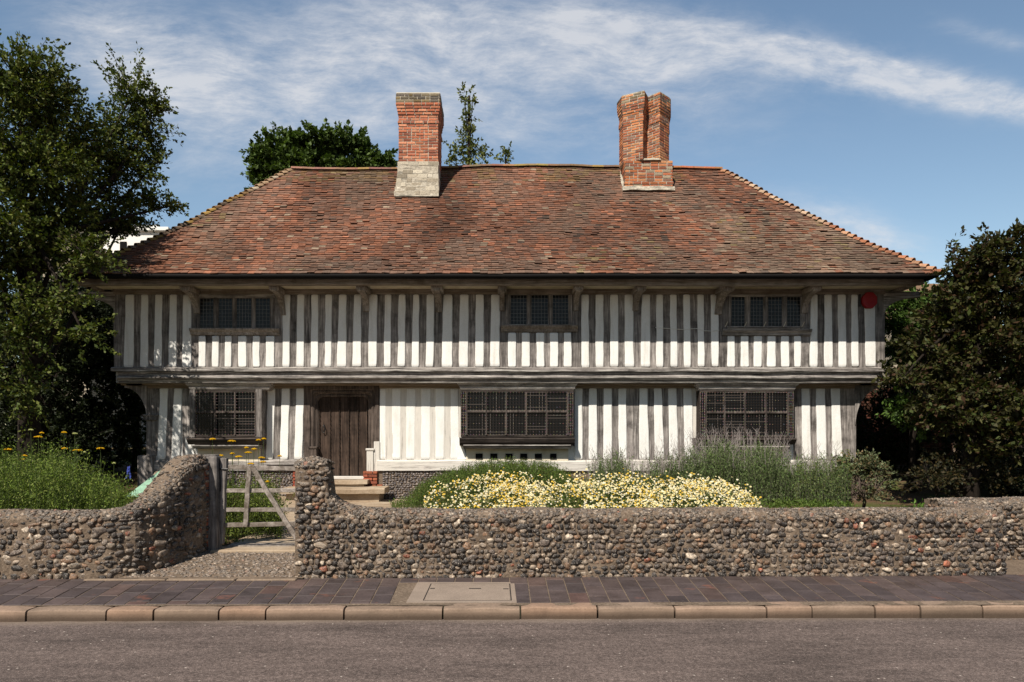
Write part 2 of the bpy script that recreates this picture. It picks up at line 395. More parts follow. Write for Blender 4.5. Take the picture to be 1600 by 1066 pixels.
# ------------------------------------------------------------------ ground, road, pavement
def slope(x): return .020*max(-14, min(14, x))
YW = 8.30       # face of the flint wall at X=0
YK = 6.80       # kerb face at X=0
def smooth01(t): t = max(0., min(1., t)); return t*t*(3-2*t)
def gz(x, y):
    """garden terrain"""
    og = smooth01((x+4.5)/.25)*(1-smooth01((x+2.35)/.2)); og = max(og, smooth01((x-6.25)/.2)*.999)
    f1 = smooth01((y-8.45)/.3); f2 = smooth01((y-(9.3 if x < 0 else 9.5))/.2)
    z = -.06+.19*(f1*(1-og)+f2*og)+.10*smooth01((y-9)/6)*f2
    z += 1.0*smooth01((y-16.2)/6.5)
    z += .20*smooth01((y-9.4)/2)*smooth01((x+1.7)/1.0)*(1-smooth01((y-13)/2.5))*(1-smooth01((x-6.2)/1.2))
    z += .12*smooth01((y-9.2)/1.2)*(1-smooth01((x+5.2)/.8))
    return z+nz3(x*.7, y*.7)*.03
xs = sorted(set([-400, -150, -60, -30, -20]+[round(-14+i*.4, 3) for i in range(73)]+[20, 30, 60, 150, 400]))
ys = sorted(set([8.45+i*.11 for i in range(13)]+[10.0+i*.35 for i in range(42)]+[26, 30, 40, 60, 120, 500]))
V = [(x, y if y > 8.5 else YW+.12+slope(x), gz(x, y)) for y in ys for x in xs]
nx = len(xs)
Fs = [(j*nx+i, j*nx+i+1, (j+1)*nx+i+1, (j+1)*nx+i) for j in range(len(ys)-1) for i in range(nx-1)]
tag(bare('ground', V, Fs, M['soil'], smooth=True, origin=(0, 12, 0)), kind='structure')
m = MB(); n = 40
m.add([(-400, -300, -.12), (400, -300, -.12), (400, YK+.05+slope(400), -.12), (-400, YK+.05+slope(-400), -.12)], [(0, 1, 2, 3)])
tag(m.build('road', M['asphalt'], origin=(0, 0, -.12)), kind='structure')
m = MB()
m.add([(-60, YK+.1+slope(-60), -.006), (60, YK+.1+slope(60), -.006), (60, 9.9+slope(60), -.006), (-60, 9.9+slope(-60), -.006)], [(0, 1, 2, 3)])
tag(m.build('pavement_bed', M['mortar'], origin=(0, 7.5, -.012)), kind='structure')
# kerb stones with rounded noses
m = MB(); x = -16.
KT = -.004
while x < 16:
    L = rnd.choice([.45, .62, .75, .9, .95]); x1 = x+L; gap = .009
    col = rnd.choice([(.265, .185, .135), (.25, .172, .125), (.27, .19, .14), (.225, .162, .12), (.27, .178, .125)])
    dz = rnd.uniform(-.004, .004); dy = rnd.uniform(-.006, .006)
    sec = [(.185, -.16), (.185, KT), (.055, KT), (.022, KT-.004), (.007, KT-.016), (.002, KT-.045), (0, -.16)]
    vs = []; k = len(sec); NS = 7
    for i in range(NS):
        xx = x+gap+(L-2*gap)*i/(NS-1); e = .006 if i in (0, NS-1) else 0
        for (a, c) in sec:
            ja = nz3(xx*3, a*9, 4)*.016+nz3(xx*9, a*20, 4)*.008
            vs.append((xx, YK+slope(xx)+dy+a+(e if a < .1 else 0)+ja*(a < .15), c+dz-(e if c > -.1 else 0)+nz3(xx*4, a*8, 9)*.009-.004*(c > -.1)))
    fs = [(i*k+q, i*k+q+1, (i+1)*k+q+1, (i+1)*k+q) for i in range(NS-1) for q in range(k-1)]+[tuple(range(k)), tuple(range((NS-1)*k, NS*k))[::-1]]
    m.add(vs, [f[::-1] for f in fs], col); x = x1
ok = m.build('kerb', M['kerb'], origin=(0, YK, -.12)); tag(ok, kind='structure')
b_ = ok.modifiers.new('n', 'NODES') if False else None
# pavers, columns fanning slightly
m = MB(); hole = (PX(650, 7.55)-.0, PX(806, 7.55), 0, 0)
HX0, HX1 = -.93, .215
X0 = -14.
def fan(X, y): return X*((y-slope(X))/7.6)**.35
while X0 < 14:
    wd = .205
    a0 = YK+.192; a1 = YW+.06; y = a0-rnd.uniform(0, .45)
    while y < a1:
        L = rnd.choice([.42, .5, .58]); y0 = max(y, a0); y1 = min(y+L, a1)
        if y1-y0 > .05:
            mid = (X0+.1)
            inh = HX0-.06 < mid < HX1+.02
            if inh and y0 < 8.02: y0 = max(y0, 8.02)
            if y1-y0 > .05:
                r = rnd.random()
                base = (.064, .048, .047) if r < .5 else ((.075, .054, .050) if r < .85 else (.088, .058, .050))
                if r > .97: base = (.095, .056, .047)
                kx = rnd.uniform(.8, 1.2); col = tuple(c*kx for c in base)
                gp = .0055; z = rnd.uniform(-.0025, .0015); ch = .004
                def pt(xx, yy, zz): return (fan(xx, yy), yy+slope(xx), zz)
                A = [(X0+gp, y0+gp), (X0+wd-gp, y0+gp), (X0+wd-gp, y1-gp), (X0+gp, y1-gp)]
                B = [(X0+gp+ch, y0+gp+ch), (X0+wd-gp-ch, y0+gp+ch), (X0+wd-gp-ch, y1-gp-ch), (X0+gp+ch, y1-gp-ch)]
                tz = [z+rnd.uniform(-.0015, .0015) for _ in range(4)]
                vs = [pt(*q, -.02) for q in A]+[pt(*q, t-.004) for q, t in zip(A, tz)]+[pt(*q, t) for q, t in zip(B, tz)]
                fs = [(0, 1, 5, 4), (1, 2, 6, 5), (2, 3, 7, 6), (3, 0, 4, 7), (4, 5, 9, 8), (5, 6, 10, 9), (6, 7, 11, 10), (7, 4, 8, 11), (8, 9, 10, 11)]
                m.add(vs, fs, col)
        y += L
    X0 += wd
tag(m.build('pavement', M['paver'], origin=(0, 7.5, -.02)), kind='structure')
# inspection cover
t = thing('inspection_cover', (-.35, 7.5, 0), 'square concrete inspection cover with a pale frame set in the brick pavement', 'manhole cover')
hx0, hx1, hy0, hy1 = -.90, .20, YK+.192, 8.00
m = MB()
m.box(hx0, hx1, hy0, hy1, -.03, .001); m.build('surround', M['concrete'], t)
m = MB(); m.box(hx0+.17, hx1-.06, hy0+.10, hy1-.10, -.02, .005); m.build('lid', M['concrete'], t, bevel=.003)
m = MB()
for (a, b, c, d) in ((hx0+.158, hx0+.168, hy0+.09, hy1-.09), (hx1-.058, hx1-.048, hy0+.09, hy1-.09), (hx0+.158, hx1-.048, hy1-.098, hy1-.088), (hx0+.158, hx1-.048, hy0+.088, hy0+.098)):
    m.box(a, b, c, d, -.02, .0035)
m.build('rim', M['iron'], t)
for (a, b, c) in ((-.30, -.17, 7.62), (-.72, -.67, 7.62), (.07, .13, 7.60)):
    m = MB(); m.box(a, b, c, c+.028, -.01, .008); m.build('lifting_slot', M['iron'], t)

# ------------------------------------------------------------------ stone scattering
def ico(sub=2):
    import bmesh
    bm = bmesh.new(); bmesh.ops.create_icosphere(bm, subdivisions=sub, radius=1)
    V = np.array([v.co[:] for v in bm.verts]); Fc = np.array([[v.index for v in f.verts] for f in bm.faces]); bm.free(); return V, Fc
IV, IF = ico(2)
PROTO = []
prng = np.random.default_rng(5)
for k in range(16):
    P = IV.copy()
    for i, p in enumerate(P):
        d = 1+.62*nz3(p[0]*1.5+k*7, p[1]*1.5, p[2]*1.5)+.24*nz3(p[0]*3.6, p[1]*3.6+k*5, p[2]*3.6)
        P[i] = p*d
    if k % 3 != 2:   # knapped face
        P[:, 1] = np.maximum(P[:, 1], -.45+.28*P[:, 0]*math.cos(k)+.2*P[:, 2]*math.sin(k))
    P = np.sign(P)*np.abs(P)**.80
    for _ in range(7):      # knapped facets
        nn_ = prng.normal(0, 1, 3); nn_[1] -= .6; nn_ /= np.linalg.norm(nn_); dd_ = P@nn_; lim = prng.uniform(.52, .8); P = P-np.outer(np.maximum(0, dd_-lim), nn_)
    PROTO.append(P*1.16)
class Stones:
    def __init__(s): s.V = []; s.F = []; s.C = []; s.n = 0
    def add(s, pos, nrm, along, ru, rv, rd, col):
        n_ = Vector(nrm).normalized(); a = Vector(along); a = (a-n_*a.dot(n_)).normalized(); up = n_.cross(a)
        th = rnd.uniform(-.35, .35); a2 = a*math.cos(th)+up*math.sin(th); u2 = up*math.cos(th)-a*math.sin(th)
        P = PROTO[rnd.randrange(16)]
        mtx = np.array([list(a2*ru), list(-n_*rd), list(u2*rv)])
        sx = rnd.choice((-1, 1))
        Q = (P*np.array([sx, 1, 1]))@mtx+np.array(pos)
        s.V.append(Q); s.F.append((IF if sx > 0 else IF[:, ::-1])+s.n); s.n += len(Q); s.C.append(np.tile(np.array(col), (len(Q), 1)))
    def build(s, name, mt, parent): return bare(name, np.vstack(s.V), np.vstack(s.F), mt, parent, np.vstack(s.C))
def flintcol():
    r = rnd.random(); k = rnd.uniform(.7, 1.3)
    if r < .36: c = (.030, .027, .027)
    elif r < .58: c = (.085, .072, .066)
    elif r < .74: c = (.15, .127, .108)
    elif r < .84: c = (.25, .215, .18)
    elif r < .955: c = (.15, .095, .062)
    elif r < .975: c = (.21, .08, .05)
    else: c = (.42, .38, .33)
    return (c[0]*k*.95, c[1]*k*.86, c[2]*k*.77)

class Wall:
    """flint wall along a polyline (front face), extruded back"""
    def __init__(s, path, thick, ztop, zbase=-.05, name='', label='', round_=.11):
        s.path = [Vector((p[0], p[1], 0)) for p in path]; s.th = thick; s.zt = ztop; s.zb = zbase
        s.len = [0]
        for a, b in zip(s.path, s.path[1:]): s.len.append(s.len[-1]+(b-a).length)
        s.L = s.len[-1]; s.r = round_
        s.t = thing(name, tuple(s.path[len(path)//2]), label, 'wall')
    def at(s, u):
        u = max(0, min(s.L, u))
        for i in range(len(s.path)-1):
            if u <= s.len[i+1]+1e-9:
                k = (u-s.len[i])/(s.len[i+1]-s.len[i]); a, b = s.path[i], s.path[i+1]; p = a.lerp(b, k)
                def dr(j): return (s.path[min(j+1, len(s.path)-1)]-s.path[max(j, 0)] if j < len(s.path)-1 else s.path[-1]-s.path[-2]).normalized()
                d0 = (dr(i-1)+dr(i)).normalized() if i > 0 else dr(i); d1 = (dr(i)+dr(i+1)).normalized() if i+1 < len(s.path)-1 else dr(i)
                d = d0.lerp(d1, k).normalized()
                return p, d, Vector((d.y, -d.x, 0))      # position, along, outward (towards the road)
    def prof(s, u, w):
        """w 0..1 : 0-.55 front face, .55-.9 top, .9-1 back"""
        p, d, n = s.at(u); zt = s.zt(p.x, u); H = zt-s.zb
        if w < .5: k = w/.5; q, z, nn = 0., s.zb+k*(H-s.r), n
        elif w < .8:
            k = (w-.5)/.3; ang = k*math.pi/2
            q = s.r*1.15*(1-math.cos(ang)); z = zt-s.r+s.r*math.sin(ang); nn = n*math.cos(ang)+Vector((0, 0, 1))*math.sin(ang)
        elif w < .92: k = (w-.8)/.12; q = s.r*1.15+k*(s.th-s.r*1.15); z = zt-.02*k; nn = Vector((0, 0, 1))
        else: k = (w-.92)/.08; q = s.th; z = zt-.02-k*(H-.02); nn = -n
        return p-n*q+Vector((0, 0, z)), nn, d
    def core(s):
        us = np.arange(0, s.L+.001, .05); ws = list(np.linspace(0, .5, 14))+list(np.linspace(.53, .8, 6))+list(np.linspace(.83, .92, 4))+[.96, 1.]
        V = []; 
        for u in us:
            for w_ in ws:
                p, nn, d = s.prof(u, w_); k = nz3(p.x*3, p.y*3, p.z*3)*.022+nz3(p.x*14, p.y*14, p.z*14)*.012
                V.append(p+nn*k)
        m_ = len(ws)
        Fs = [(i*m_+j, (i+1)*m_+j, (i+1)*m_+j+1, i*m_+j+1) for i in range(len(us)-1) for j in range(m_-1)]
        Fs += [tuple(range(m_))[::-1], tuple(range((len(us)-1)*m_, len(us)*m_))]
        s.V = V
        bare('mortar_core', V, Fs, M['mortar'], s.t, smooth=False)
    def stones(s, dens=1., big=1., vis=(None, None), courses=True):
        st = Stones(); z = s.zb+.03
        while z < 1.6:
            rh = rnd.uniform(.038, .062)*big; u = rnd.uniform(0, .05)
            while u < s.L:
                ru = rnd.uniform(.024, .048)*big; big_ = rnd.random() < .16
                if big_: ru *= rnd.uniform(1.25, 1.8)
                p, d, n = s.at(u+ru); zt = s.zt(p.x, u+ru)
                zz = z+rh/2+nz3(p.x*1.2, z*3)*.03
                if zz < zt-s.r*.9 and rnd.random() < dens:
                    w_ = .5*(zz-s.zb)/max(.01, (zt-s.r-s.zb))
                    if w_ < .52:
                        q, nn, d = s.prof(u+ru, min(w_, .5))
                        st.add(q+nn*rnd.uniform(-.008, .008)+Vector((0, 0, rnd.uniform(-.012, .012))), nn, d, ru*rnd.uniform(.88, 1.08), rh*rnd.uniform(.42, .66)*(1.25 if big_ else 1), rnd.uniform(.024, .036), flintcol())
                u += ru*2+rnd.uniform(-.004, .011)
            z += rh+.006
        for _ in range(int(s.L*(150 if dens > .8 else 60))):      # chips galleted into the joints
            u = rnd.uniform(0, s.L); q, nn, d = s.prof(u, rnd.uniform(.02, .5)); ru = rnd.uniform(.010, .022)
            st.add(q+nn*rnd.uniform(-.004, .006), nn, d, ru, ru*rnd.uniform(.5, .9), .014, flintcol())
        # top: smaller chips bedded in mortar
        nt_ = int(s.L*330)
        for _ in range(nt_):
            u = rnd.uniform(0, s.L); w_ = rnd.uniform(.5, .92); q, nn, d = s.prof(u, w_)
            ru = rnd.uniform(.012, .036)
            c = flintcol(); c = (.6*c[0]+.055, .6*c[1]+.043, .6*c[2]+.032)
            st.add(q-nn*rnd.uniform(-.004, .006), nn, d, ru, ru*rnd.uniform(.6, .9), .017, c)
        # ends
        for (u0, sg) in ((0, -1), (s.L, 1)):
            p, d, n = s.at(u0); zt = s.zt(p.x, u0); z = s.zb+.04
            while z < zt-.08:
                for q in np.arange(.05, s.th-.03, .085):
                    qq = p-n*(q+rnd.uniform(-.02, .02))+Vector((0, 0, z+rnd.uniform(-.01, .01)))+d*sg*(-.004)
                    st.add(qq, d*sg, n, rnd.uniform(.028, .045), rnd.uniform(.02, .03), .026, flintcol())
                z += .055
        st.build('flint_facing', M['flint'], s.t)
def tbl(pts):
    xs_, zs_ = [p[0] for p in pts], [p[1] for p in pts]
    return lambda x: float(np.interp(x, xs_, zs_))
rt = tbl([(-2.40, 1.33), (-2.33, 1.385), (-2.18, 1.425), (-2.06, 1.40), (-1.985, 1.36), (-1.965, 1.0), (-1.9, .915), (-1.78, .855), (-1.6, .815), (-1.3, .79), (6.5, .79)])
wr = Wall([(x, YW+slope(x)) for x in (-2.36, -1.5, 0, 2, 4, 5.9)]+[(6.12, YW+slope(6)+.06), (6.22, YW+.45), (6.24, YW+1.0)], .36,
          lambda x, u: rt(x)+nz3(x*1.3)*.018, name='flint_wall', label='long low flint wall right of the gate with its tall pier end, in front of the daisies')
# the profile needs fine steps at the pier
_old = wr.core
wr.core(); wr.stones()
lt = tbl([(-14, .80), (-4.75, .78), (-4.55, .79), (-4.35, .82), (-4.2, .87), (-4.08, .98), (-4.0, 1.12), (-3.93, 1.29), (-3.87, 1.42), (-3.8, 1.44)])
wl = Wall([(x, YW+slope(x)) for x in (-12, -8, -6, -5)]+[(-4.5, YW-.08), (-4.27, YW+.02), (-4.06, YW+.30), (-3.92, YW+.68), (-3.84, YW+1.05)], .38,
          lambda x, u: lt(x)+nz3(x*1.3, 5)*.018, name='flint_wall', label='flint wall left of the gate that curves back and sweeps up to the gate post')
wl.core(); wl.stones(dens=.84, big=1.2)
wb = Wall([(PX(1445, 9.9), 9.55), (8.2, 9.6), (12., 9.8)], .35, lambda x, u: .82+nz3(x*1.7, 3)*.025, name='flint_wall', label='second flint wall set back behind the right end of the long wall, under the dark tree')
wb.core(); wb.stones(dens=.9)

def brick_course(m, poly, z, h, L=.215, off=0., d=.055, proud=.005, cols=None, jit=.004, gap=.018):
    cols = cols or [(.36, .115, .06), (.40, .15, .08), (.30, .10, .06), (.22, .09, .06), (.44, .19, .10), (.17, .11, .09)]
    n = len(poly)
    for i in range(n):
        a = Vector((*poly[i], 0)); b = Vector((*poly[(i+1) % n], 0)); dv = (b-a); Le = dv.length
        if Le < .03: continue
        dv.normalize(); nn = Vector((dv.y, -dv.x, 0))
        u = -off*L
        while u < Le-.001:
            l_ = L*(.5 if rnd.random() < .25 else 1); u0, u1 = max(u, 0), min(u+l_, Le)
            if u1-u0 > .02:
                c = rnd.choice(cols); k = rnd.uniform(.75, 1.2); c = tuple(q*k for q in c)
                pr = proud+rnd.uniform(-jit, jit)
                p0 = a+dv*(u0+gap/2*(u0 > 0))+nn*pr; p1 = a+dv*(u1-gap/2*(u1 < Le))+nn*pr
                q0, q1 = p0-nn*d, p1-nn*d; z0, z1 = z+gap/2, z+h-gap/2
                m.hexa([(p0.x, p0.y, z0), (p1.x, p1.y, z0), (q1.x, q1.y, z0), (q0.x, q0.y, z0), (p0.x, p0.y, z1), (p1.x, p1.y, z1), (q1.x, q1.y, z1), (q0.x, q0.y, z1)], c)
            u += l_
# brick quoin on the shaded gate end of the left wall
m = MB(); p, d, n_ = wl.at(wl.L)
a = p+d*.02; b = a-n_*.30
for k in range(17):
    poly = [(a.x, a.y), (b.x, b.y), (b.x-.05, b.y-.05), (a.x-.05, a.y-.05)]
    if k % 3 != 2: pass
    aa = a+n_*.0; bb = a-n_*(.14+.1*(k % 2))
    mm = MB()
    z = .02+k*.075
    c = rnd.choice([(.28, .09, .05), (.34, .12, .07), (.22, .08, .05)])
    P0, P1 = aa+d*.03, bb+d*.03
    Q0, Q1 = aa-d*.08, bb-d*.08
    m.hexa([(P0.x, P0.y, z), (P1.x, P1.y, z), (Q1.x, Q1.y, z), (Q0.x, Q0.y, z), (P0.x, P0.y, z+.062), (P1.x, P1.y, z+.062), (Q1.x, Q1.y, z+.062), (Q0.x, Q0.y, z+.062)], c)
m.build('brick_quoin', M['brick'], wl.t, bevel=.004)

# ------------------------------------------------------------------ entrance: cobbled apron, step, path, gate
m = MB(); XS = np.linspace(-4.4, -2.25, 30); YS = np.linspace(YW-.13, 9.35, 22)
V = [(x, y, max(-.004, .012+.115*smooth01((y-YW+.1)/1.05)+nz3(x*14, y*14)*.006)) for y in YS for x in XS]
tag(bare('path', V, [(j*30+i, j*30+i+1, (j+1)*30+i+1, (j+1)*30+i) for j in range(21) for i in range(29)], M['mortar'], smooth=True), kind='structure')
st = Stones()
for _ in range(1100):
    x, y = rnd.uniform(-4.35, -2.3), rnd.uniform(YW-.06, 9.3); r_ = rnd.uniform(.014, .030)
    z = max(0, .012+.115*smooth01((y-YW+.1)/1.05)); c = flintcol(); c = (.4*c[0]+.12, .4*c[1]+.095, .4*c[2]+.075)
    st.add((x, y, z+.001), (0, 0, 1), (1, 0, 0), r_, r_*.8, .014, c)
ap = st.build('cobble_apron', M['flint'], None); tag(ap, 'small rounded cobbles set in mortar on the ramp up to the gate', 'cobbles', kind='stuff')
m = MB(); xx = -4.75
for L in (.95, .8, .7):
    m.box(xx, xx+L-.01, YW-.21, YW-.135, -.02, .016, j=.006, col=(.22, .165, .12)); xx += L
m.build('edging_kerb', M['kerb'], bevel=.008); tag(bpy.data.objects['edging_kerb'], kind='structure')
GY = 9.42
t = thing('stone_step', (-3.1, GY, .05), 'worn stone threshold step under the wooden gate', 'step')
m = MB(); m.beam([(GY-.12, .02), (GY+.22, .02), (GY+.22, .165), (GY-.09, .165), (GY-.12, .15)], PX(334, GY), PX(470, GY), .008, .12); m.build('tread', M['path'], t)
m = MB(); m.beam(recsec(GY+.24, GY+.52, .05, .175), PX(345, GY), PX(473, GY+.2), .006, .2); m.build('timber_sill', M['gate'], t)
# path sheet to the door
V = []; NXp, NYp = 26, 40
for j in range(NYp):
    y = GY+.45+(16.3-GY-.45)*j/(NYp-1); k = j/(NYp-1)
    xl = -3.75-1.6*smooth01(k*1.5-.45); xr = -2.2+.95*smooth01(k*2.0-.5)
    for i in range(NXp):
        x = xl+(xr-xl)*i/(NXp-1)+nz3(y*1.5, i)*.04; V.append((x, y, gz(x, y)+.03+nz3(x*2, y*2)*.012))
tag(bare('path', V, [(j*NXp+i, j*NXp+i+1, (j+1)*NXp+i+1, (j+1)*NXp+i) for j in range(NYp-1) for i in range(NXp-1)], M['path'], smooth=True), kind='structure')

t = thing('gate_post', (PX(330, 9.45), 9.45, 0), 'stout weathered oak gate post against the end of the left flint wall', 'post')
m = MB(); x0, x1 = PX(318, 9.45), PX(342, 9.45)
m.beam([(x0, 9.37), (x1, 9.37), (x1, 9.56), (x0, 9.56)], -.02, PZ(713, 9.45), .012, .12, 2., axis='z'); m.build('post', M['gate_v'], t, bevel=.012)
m = MB(); m.box(x0+.02, x1-.02, 9.39, 9.54, PZ(713, 9.45)-.002, PZ(710.5, 9.45)); m.build('post_cap', M['gate_v'], t, bevel=.01)

gt = thing('wooden_gate', (PX(350, 9.5), 9.5, .17), 'low weathered wooden bar gate with a diagonal brace, closing the gap in the flint wall', 'gate')
GD = 9.52
def bar(name, pts, wd, y0, y1, mt='gate'):
    (xa, za), (xb, zb) = [(PX(p[0], GD), PZ(p[1], GD)) for p in pts]
    dx, dz = xb-xa, zb-za; L = math.hypot(dx, dz); nx_, nz_ = -dz/L*wd/2, dx/L*wd/2
    m = MB(); N = 8; vs = []
    for i in range(N+1):
        k = i/N; cx, cz = xa+dx*k+nz3(i*.5, wd)*.008, za+dz*k+nz3(i*.5, 5+wd)*.008; wv = 1+.12*nz3(i*.9, 3, wd)
        vs += [(cx-nx_*wv, y0, cz-nz_*wv), (cx+nx_*wv, y0, cz+nz_*wv), (cx+nx_*wv, y1, cz+nz_*wv), (cx-nx_*wv, y1, cz-nz_*wv)]
    fs = [(i*4+k, i*4+(k+1) % 4, (i+1)*4+(k+1) % 4, (i+1)*4+k) for i in range(N) for k in range(4)]+[(3, 2, 1, 0), (N*4, N*4+1, N*4+2, N*4+3)]
    m.add(vs, fs); return m.build(name, M[mt], gt, bevel=.004)
bar('hinge_stile', ((351, 716), (345, 849)), .085, GD-.05, GD+.03, 'gate_v')
bar('latch_stile', ((474, 730), (470, 846)), .07, GD-.04, GD+.02)
bar('rail', ((353, 730), (476, 733)), .060, GD-.02, GD+.01)
bar('rail', ((350, 767), (476, 766)), .055, GD-.02, GD+.01)
bar('rail', ((350, 797), (476, 796)), .055, GD-.02, GD+.01)
bar('rail', ((350, 821), (474, 818)), .060, GD-.02, GD+.01)
bar('upright_brace', ((391.5, 728), (385, 823)), .062, GD-.055, GD-.022)
bar('diagonal_brace', ((394, 727), (466, 843)), .062, GD-.06, GD-.027)
m = MB(); m.tube([at(343, 733, GD-.05), at(351, 733, GD-.06), at(356, 733, GD-.06)], .012, 6); m.build('hinge', M['iron'], gt)
m = MB(); m.tube([at(343.5, 727, GD-.04), at(345, 760, GD-.05), at(344.5, 768, GD-.05)], .009, 5); m.build('hinge_strap', M['iron'], gt)

# ------------------------------------------------------------------ the house
HU, HL = 16.0, 16.4                      # upper and lower wall planes
UX0, UX1 = PX(178, HU), PX(1382.5, HU); LX0, LX1 = PX(229, HL), PX(1337, HL)
BU, BL = 22.0, 21.6
ZE = 4.945; ZJ = 3.275
house = thing('timber_framed_house', (0, 18, .2), 'black and white half timbered house with jettied upper floor and hipped red tile roof', 'house')
H = house
def plaster_panel(m, tl, tr, bl, br, z0, z1, Y, seed):
    """lumpy pillow of limewash between two studs"""
    N = 14; vs = []; rows = []
    rr = .035
    for i in range(N+1):
        k = i/N
        # denser rows near ends
        k = .5-.5*math.cos(math.pi*k)
        z = z0+(z1-z0)*k
        wl_, wr_ = nz3(seed*3.1, z*2.6)*.012+nz3(seed*7, z*9)*.005, nz3(seed*3.1+50, z*2.6)*.012+nz3(seed*7+9, z*9)*.005
        xa = bl+(tl-bl)*k+wl_; xb = br+(tr-br)*k+wr_
        dz_ = min(z-z0, (z1-z)*3)
        c = rr-math.sqrt(max(0, rr*rr-max(0, rr-dz_)**2)) if dz_ < rr else 0
        xa += c-.006; xb -= c-.006
        bl_ = nz3(seed*5, z*1.6)*.008
        end = i in (0, N)
        y = Y-.004 if end else Y-.020+bl_*.6
        rows.append([(xa, Y+.06, z), (xa+.001, y+.006, z), (xa+.007, y, z), (xa+.02, y-.001, z), (xb-.02, y-.001, z), (xb-.007, y, z), (xb-.001, y+.006, z), (xb, Y+.06, z)])
    for r_ in rows: vs += r_
    k7 = 8
    fs = [(i*k7+j, i*k7+j+1, (i+1)*k7+j+1, (i+1)*k7+j) for i in range(N) for j in range(k7-1)]
    fs += [tuple(range(k7))[::-1], tuple(range(N*k7, N*k7+k7))]
    m.add(vs, fs)
def stud(parent, tl, tr, bl, br, z0, z1, Y, mt, seed):
    m = MB(); N = 9; vs = []
    for i in range(N+1):
        k = i/N; z = z0+(z1-z0)*k
        xa = bl+(tl-bl)*k-.014+nz3(seed, z*1.5)*.004; xb = br+(tr-br)*k+.014+nz3(seed+40, z*1.5)*.004
        y = Y+nz3(seed*2, z)*.008
        vs += [(xa, y, z), (xb, y+nz3(seed*2+7, z)*.004, z), (xb, Y+.08, z), (xa, Y+.08, z)]
    fs = [(i*4+k, i*4+(k+1) % 4, (i+1)*4+(k+1) % 4, (i+1)*4+k) for i in range(N) for k in range(4)]+[(3, 2, 1, 0), (N*4, N*4+1, N*4+2, N*4+3)]
    m.add(vs, fs); return m.build('stud', M[mt], parent)
# cores
uw = MB(); uw.box(UX0+.02, UX1-.02, HU+.055, BU, 2.95, 5.06)
upper = uw.build('upper_wall', M['plaster'], H)
lw = MB()
DX0, DX1 = PX(498, HL), PX(576, HL)
lw.box(LX0+.02, DX0-.22, HL+.03, BL, .1, 2.93); lw.box(DX1+.19, LX1-.02, HL+.03, BL, .1, 2.93); lw.box(DX0-.22, DX1+.19, HL+.16, BL, 2.72, 2.93); lw.box(DX0-.22, DX1+.19, HL+.5, BL, .1, 2.72)
lower = lw.build('lower_wall', M['plaster'], H)

# upper panels: (top L, top R, bottom L, bottom R)
UP = [(197.4,209.3,193.9,208.3),(221.3,231.2,219.7,231),(243,253.3,241.3,252.3),(265.7,276,264,275.4),(286.7,298.5,285.7,298.5),
 None,(442.4,453,442,452.4),(465,475,463.6,475),(487.4,497,486,497),(509,518.4,508,517.6),(530.4,541,527,541),(553.6,564,551,564),(577,589,576,588.6),(601.6,611,600.4,610),
 (623.6,633.4,621.6,632.4),(646,655,643.6,654),(667.6,678.4,665.6,677),(693,706.4,690.4,706.4),(719,732,717.6,731),(744,755.6,742.6,755.6),(768,780.4,766,780.4),
 None,(908.4,919,909,920.4),(931,942,931,943),(953.6,965,954,966),(976.4,988.6,976.4,990),(1003,1015,1001.6,1015.6),(1025.7,1035.3,1025.7,1036),(1046.9,1056.3,1048.2,1058.2),
 (1067.9,1077.5,1068.9,1078.8),(1089.7,1098.9,1090.6,1100.4),(1110.7,1122,1112,1122.3),None,(1267,1276.7,1265.8,1276.7),(1288.7,1298.8,1288.1,1300.9),(1309.4,1320.7,1310.2,1321.7),
 (1330.4,1339.3,1330.4,1341.3),(1351,1366,1352.5,1367.5)]
WIN = [dict(under=[(311.3,321.4),(332.5,341.4),(352.1,362),(372.8,384.3),(395.4,405.3),(416.2,428.6)], lights=[(311.9,333),(341.4,362.4),(369.2,392.5),(399,421.5)], gy=(466,512.4), sill=(296,435.5,513,523), frame=(299.5,430), zt=525),
       dict(under=[(794,805.6),(816,827.6),(838.4,849.4),(859.6,871.6),(881.4,892)], lights=[(798,823),(830.4,856.4),(863.6,888)], gy=(461,507), sill=(783,903,508,518), frame=(789,896), zt=520),
       dict(under=[(1137,1147.3),(1157.6,1168.8),(1178.2,1189.5),(1199.2,1211),(1220.8,1232),(1241,1251)], lights=[(1143.4,1164),(1172.9,1192.8),(1200.7,1222.2),(1230.3,1251)], gy=(464,510), sill=(1129.4,1268.5,514,524), frame=(1136,1259), zt=525)]
sd_ = 0
def studs_between(seq, z0, z1, Y, mt, parent):
    global sd_
    for a, b in zip(seq, seq[1:]):
        if a is None or b is None: continue
        sd_ += 1
        stud(parent, PX(a[1], Y), PX(b[0], Y), PX(a[3], Y), PX(b[2], Y), z0, z1, Y, mt if not callable(mt) else mt(b), sd_*1.7)
pan = MB()
for i, p in enumerate(UP):
    if p is None: pan.build('plaster_infill', M['plaster'], upper, smooth=True); pan = MB()
    if p: plaster_panel(pan, *(PX(q, HU) for q in p), ZJ+.01+rnd.uniform(-.008, .012), ZE, HU, i+1)
pan.build('plaster_infill', M['plaster'], upper, smooth=True)
studs_between(UP, ZJ-.02, ZE+.02, HU, 'oak_v', upper)
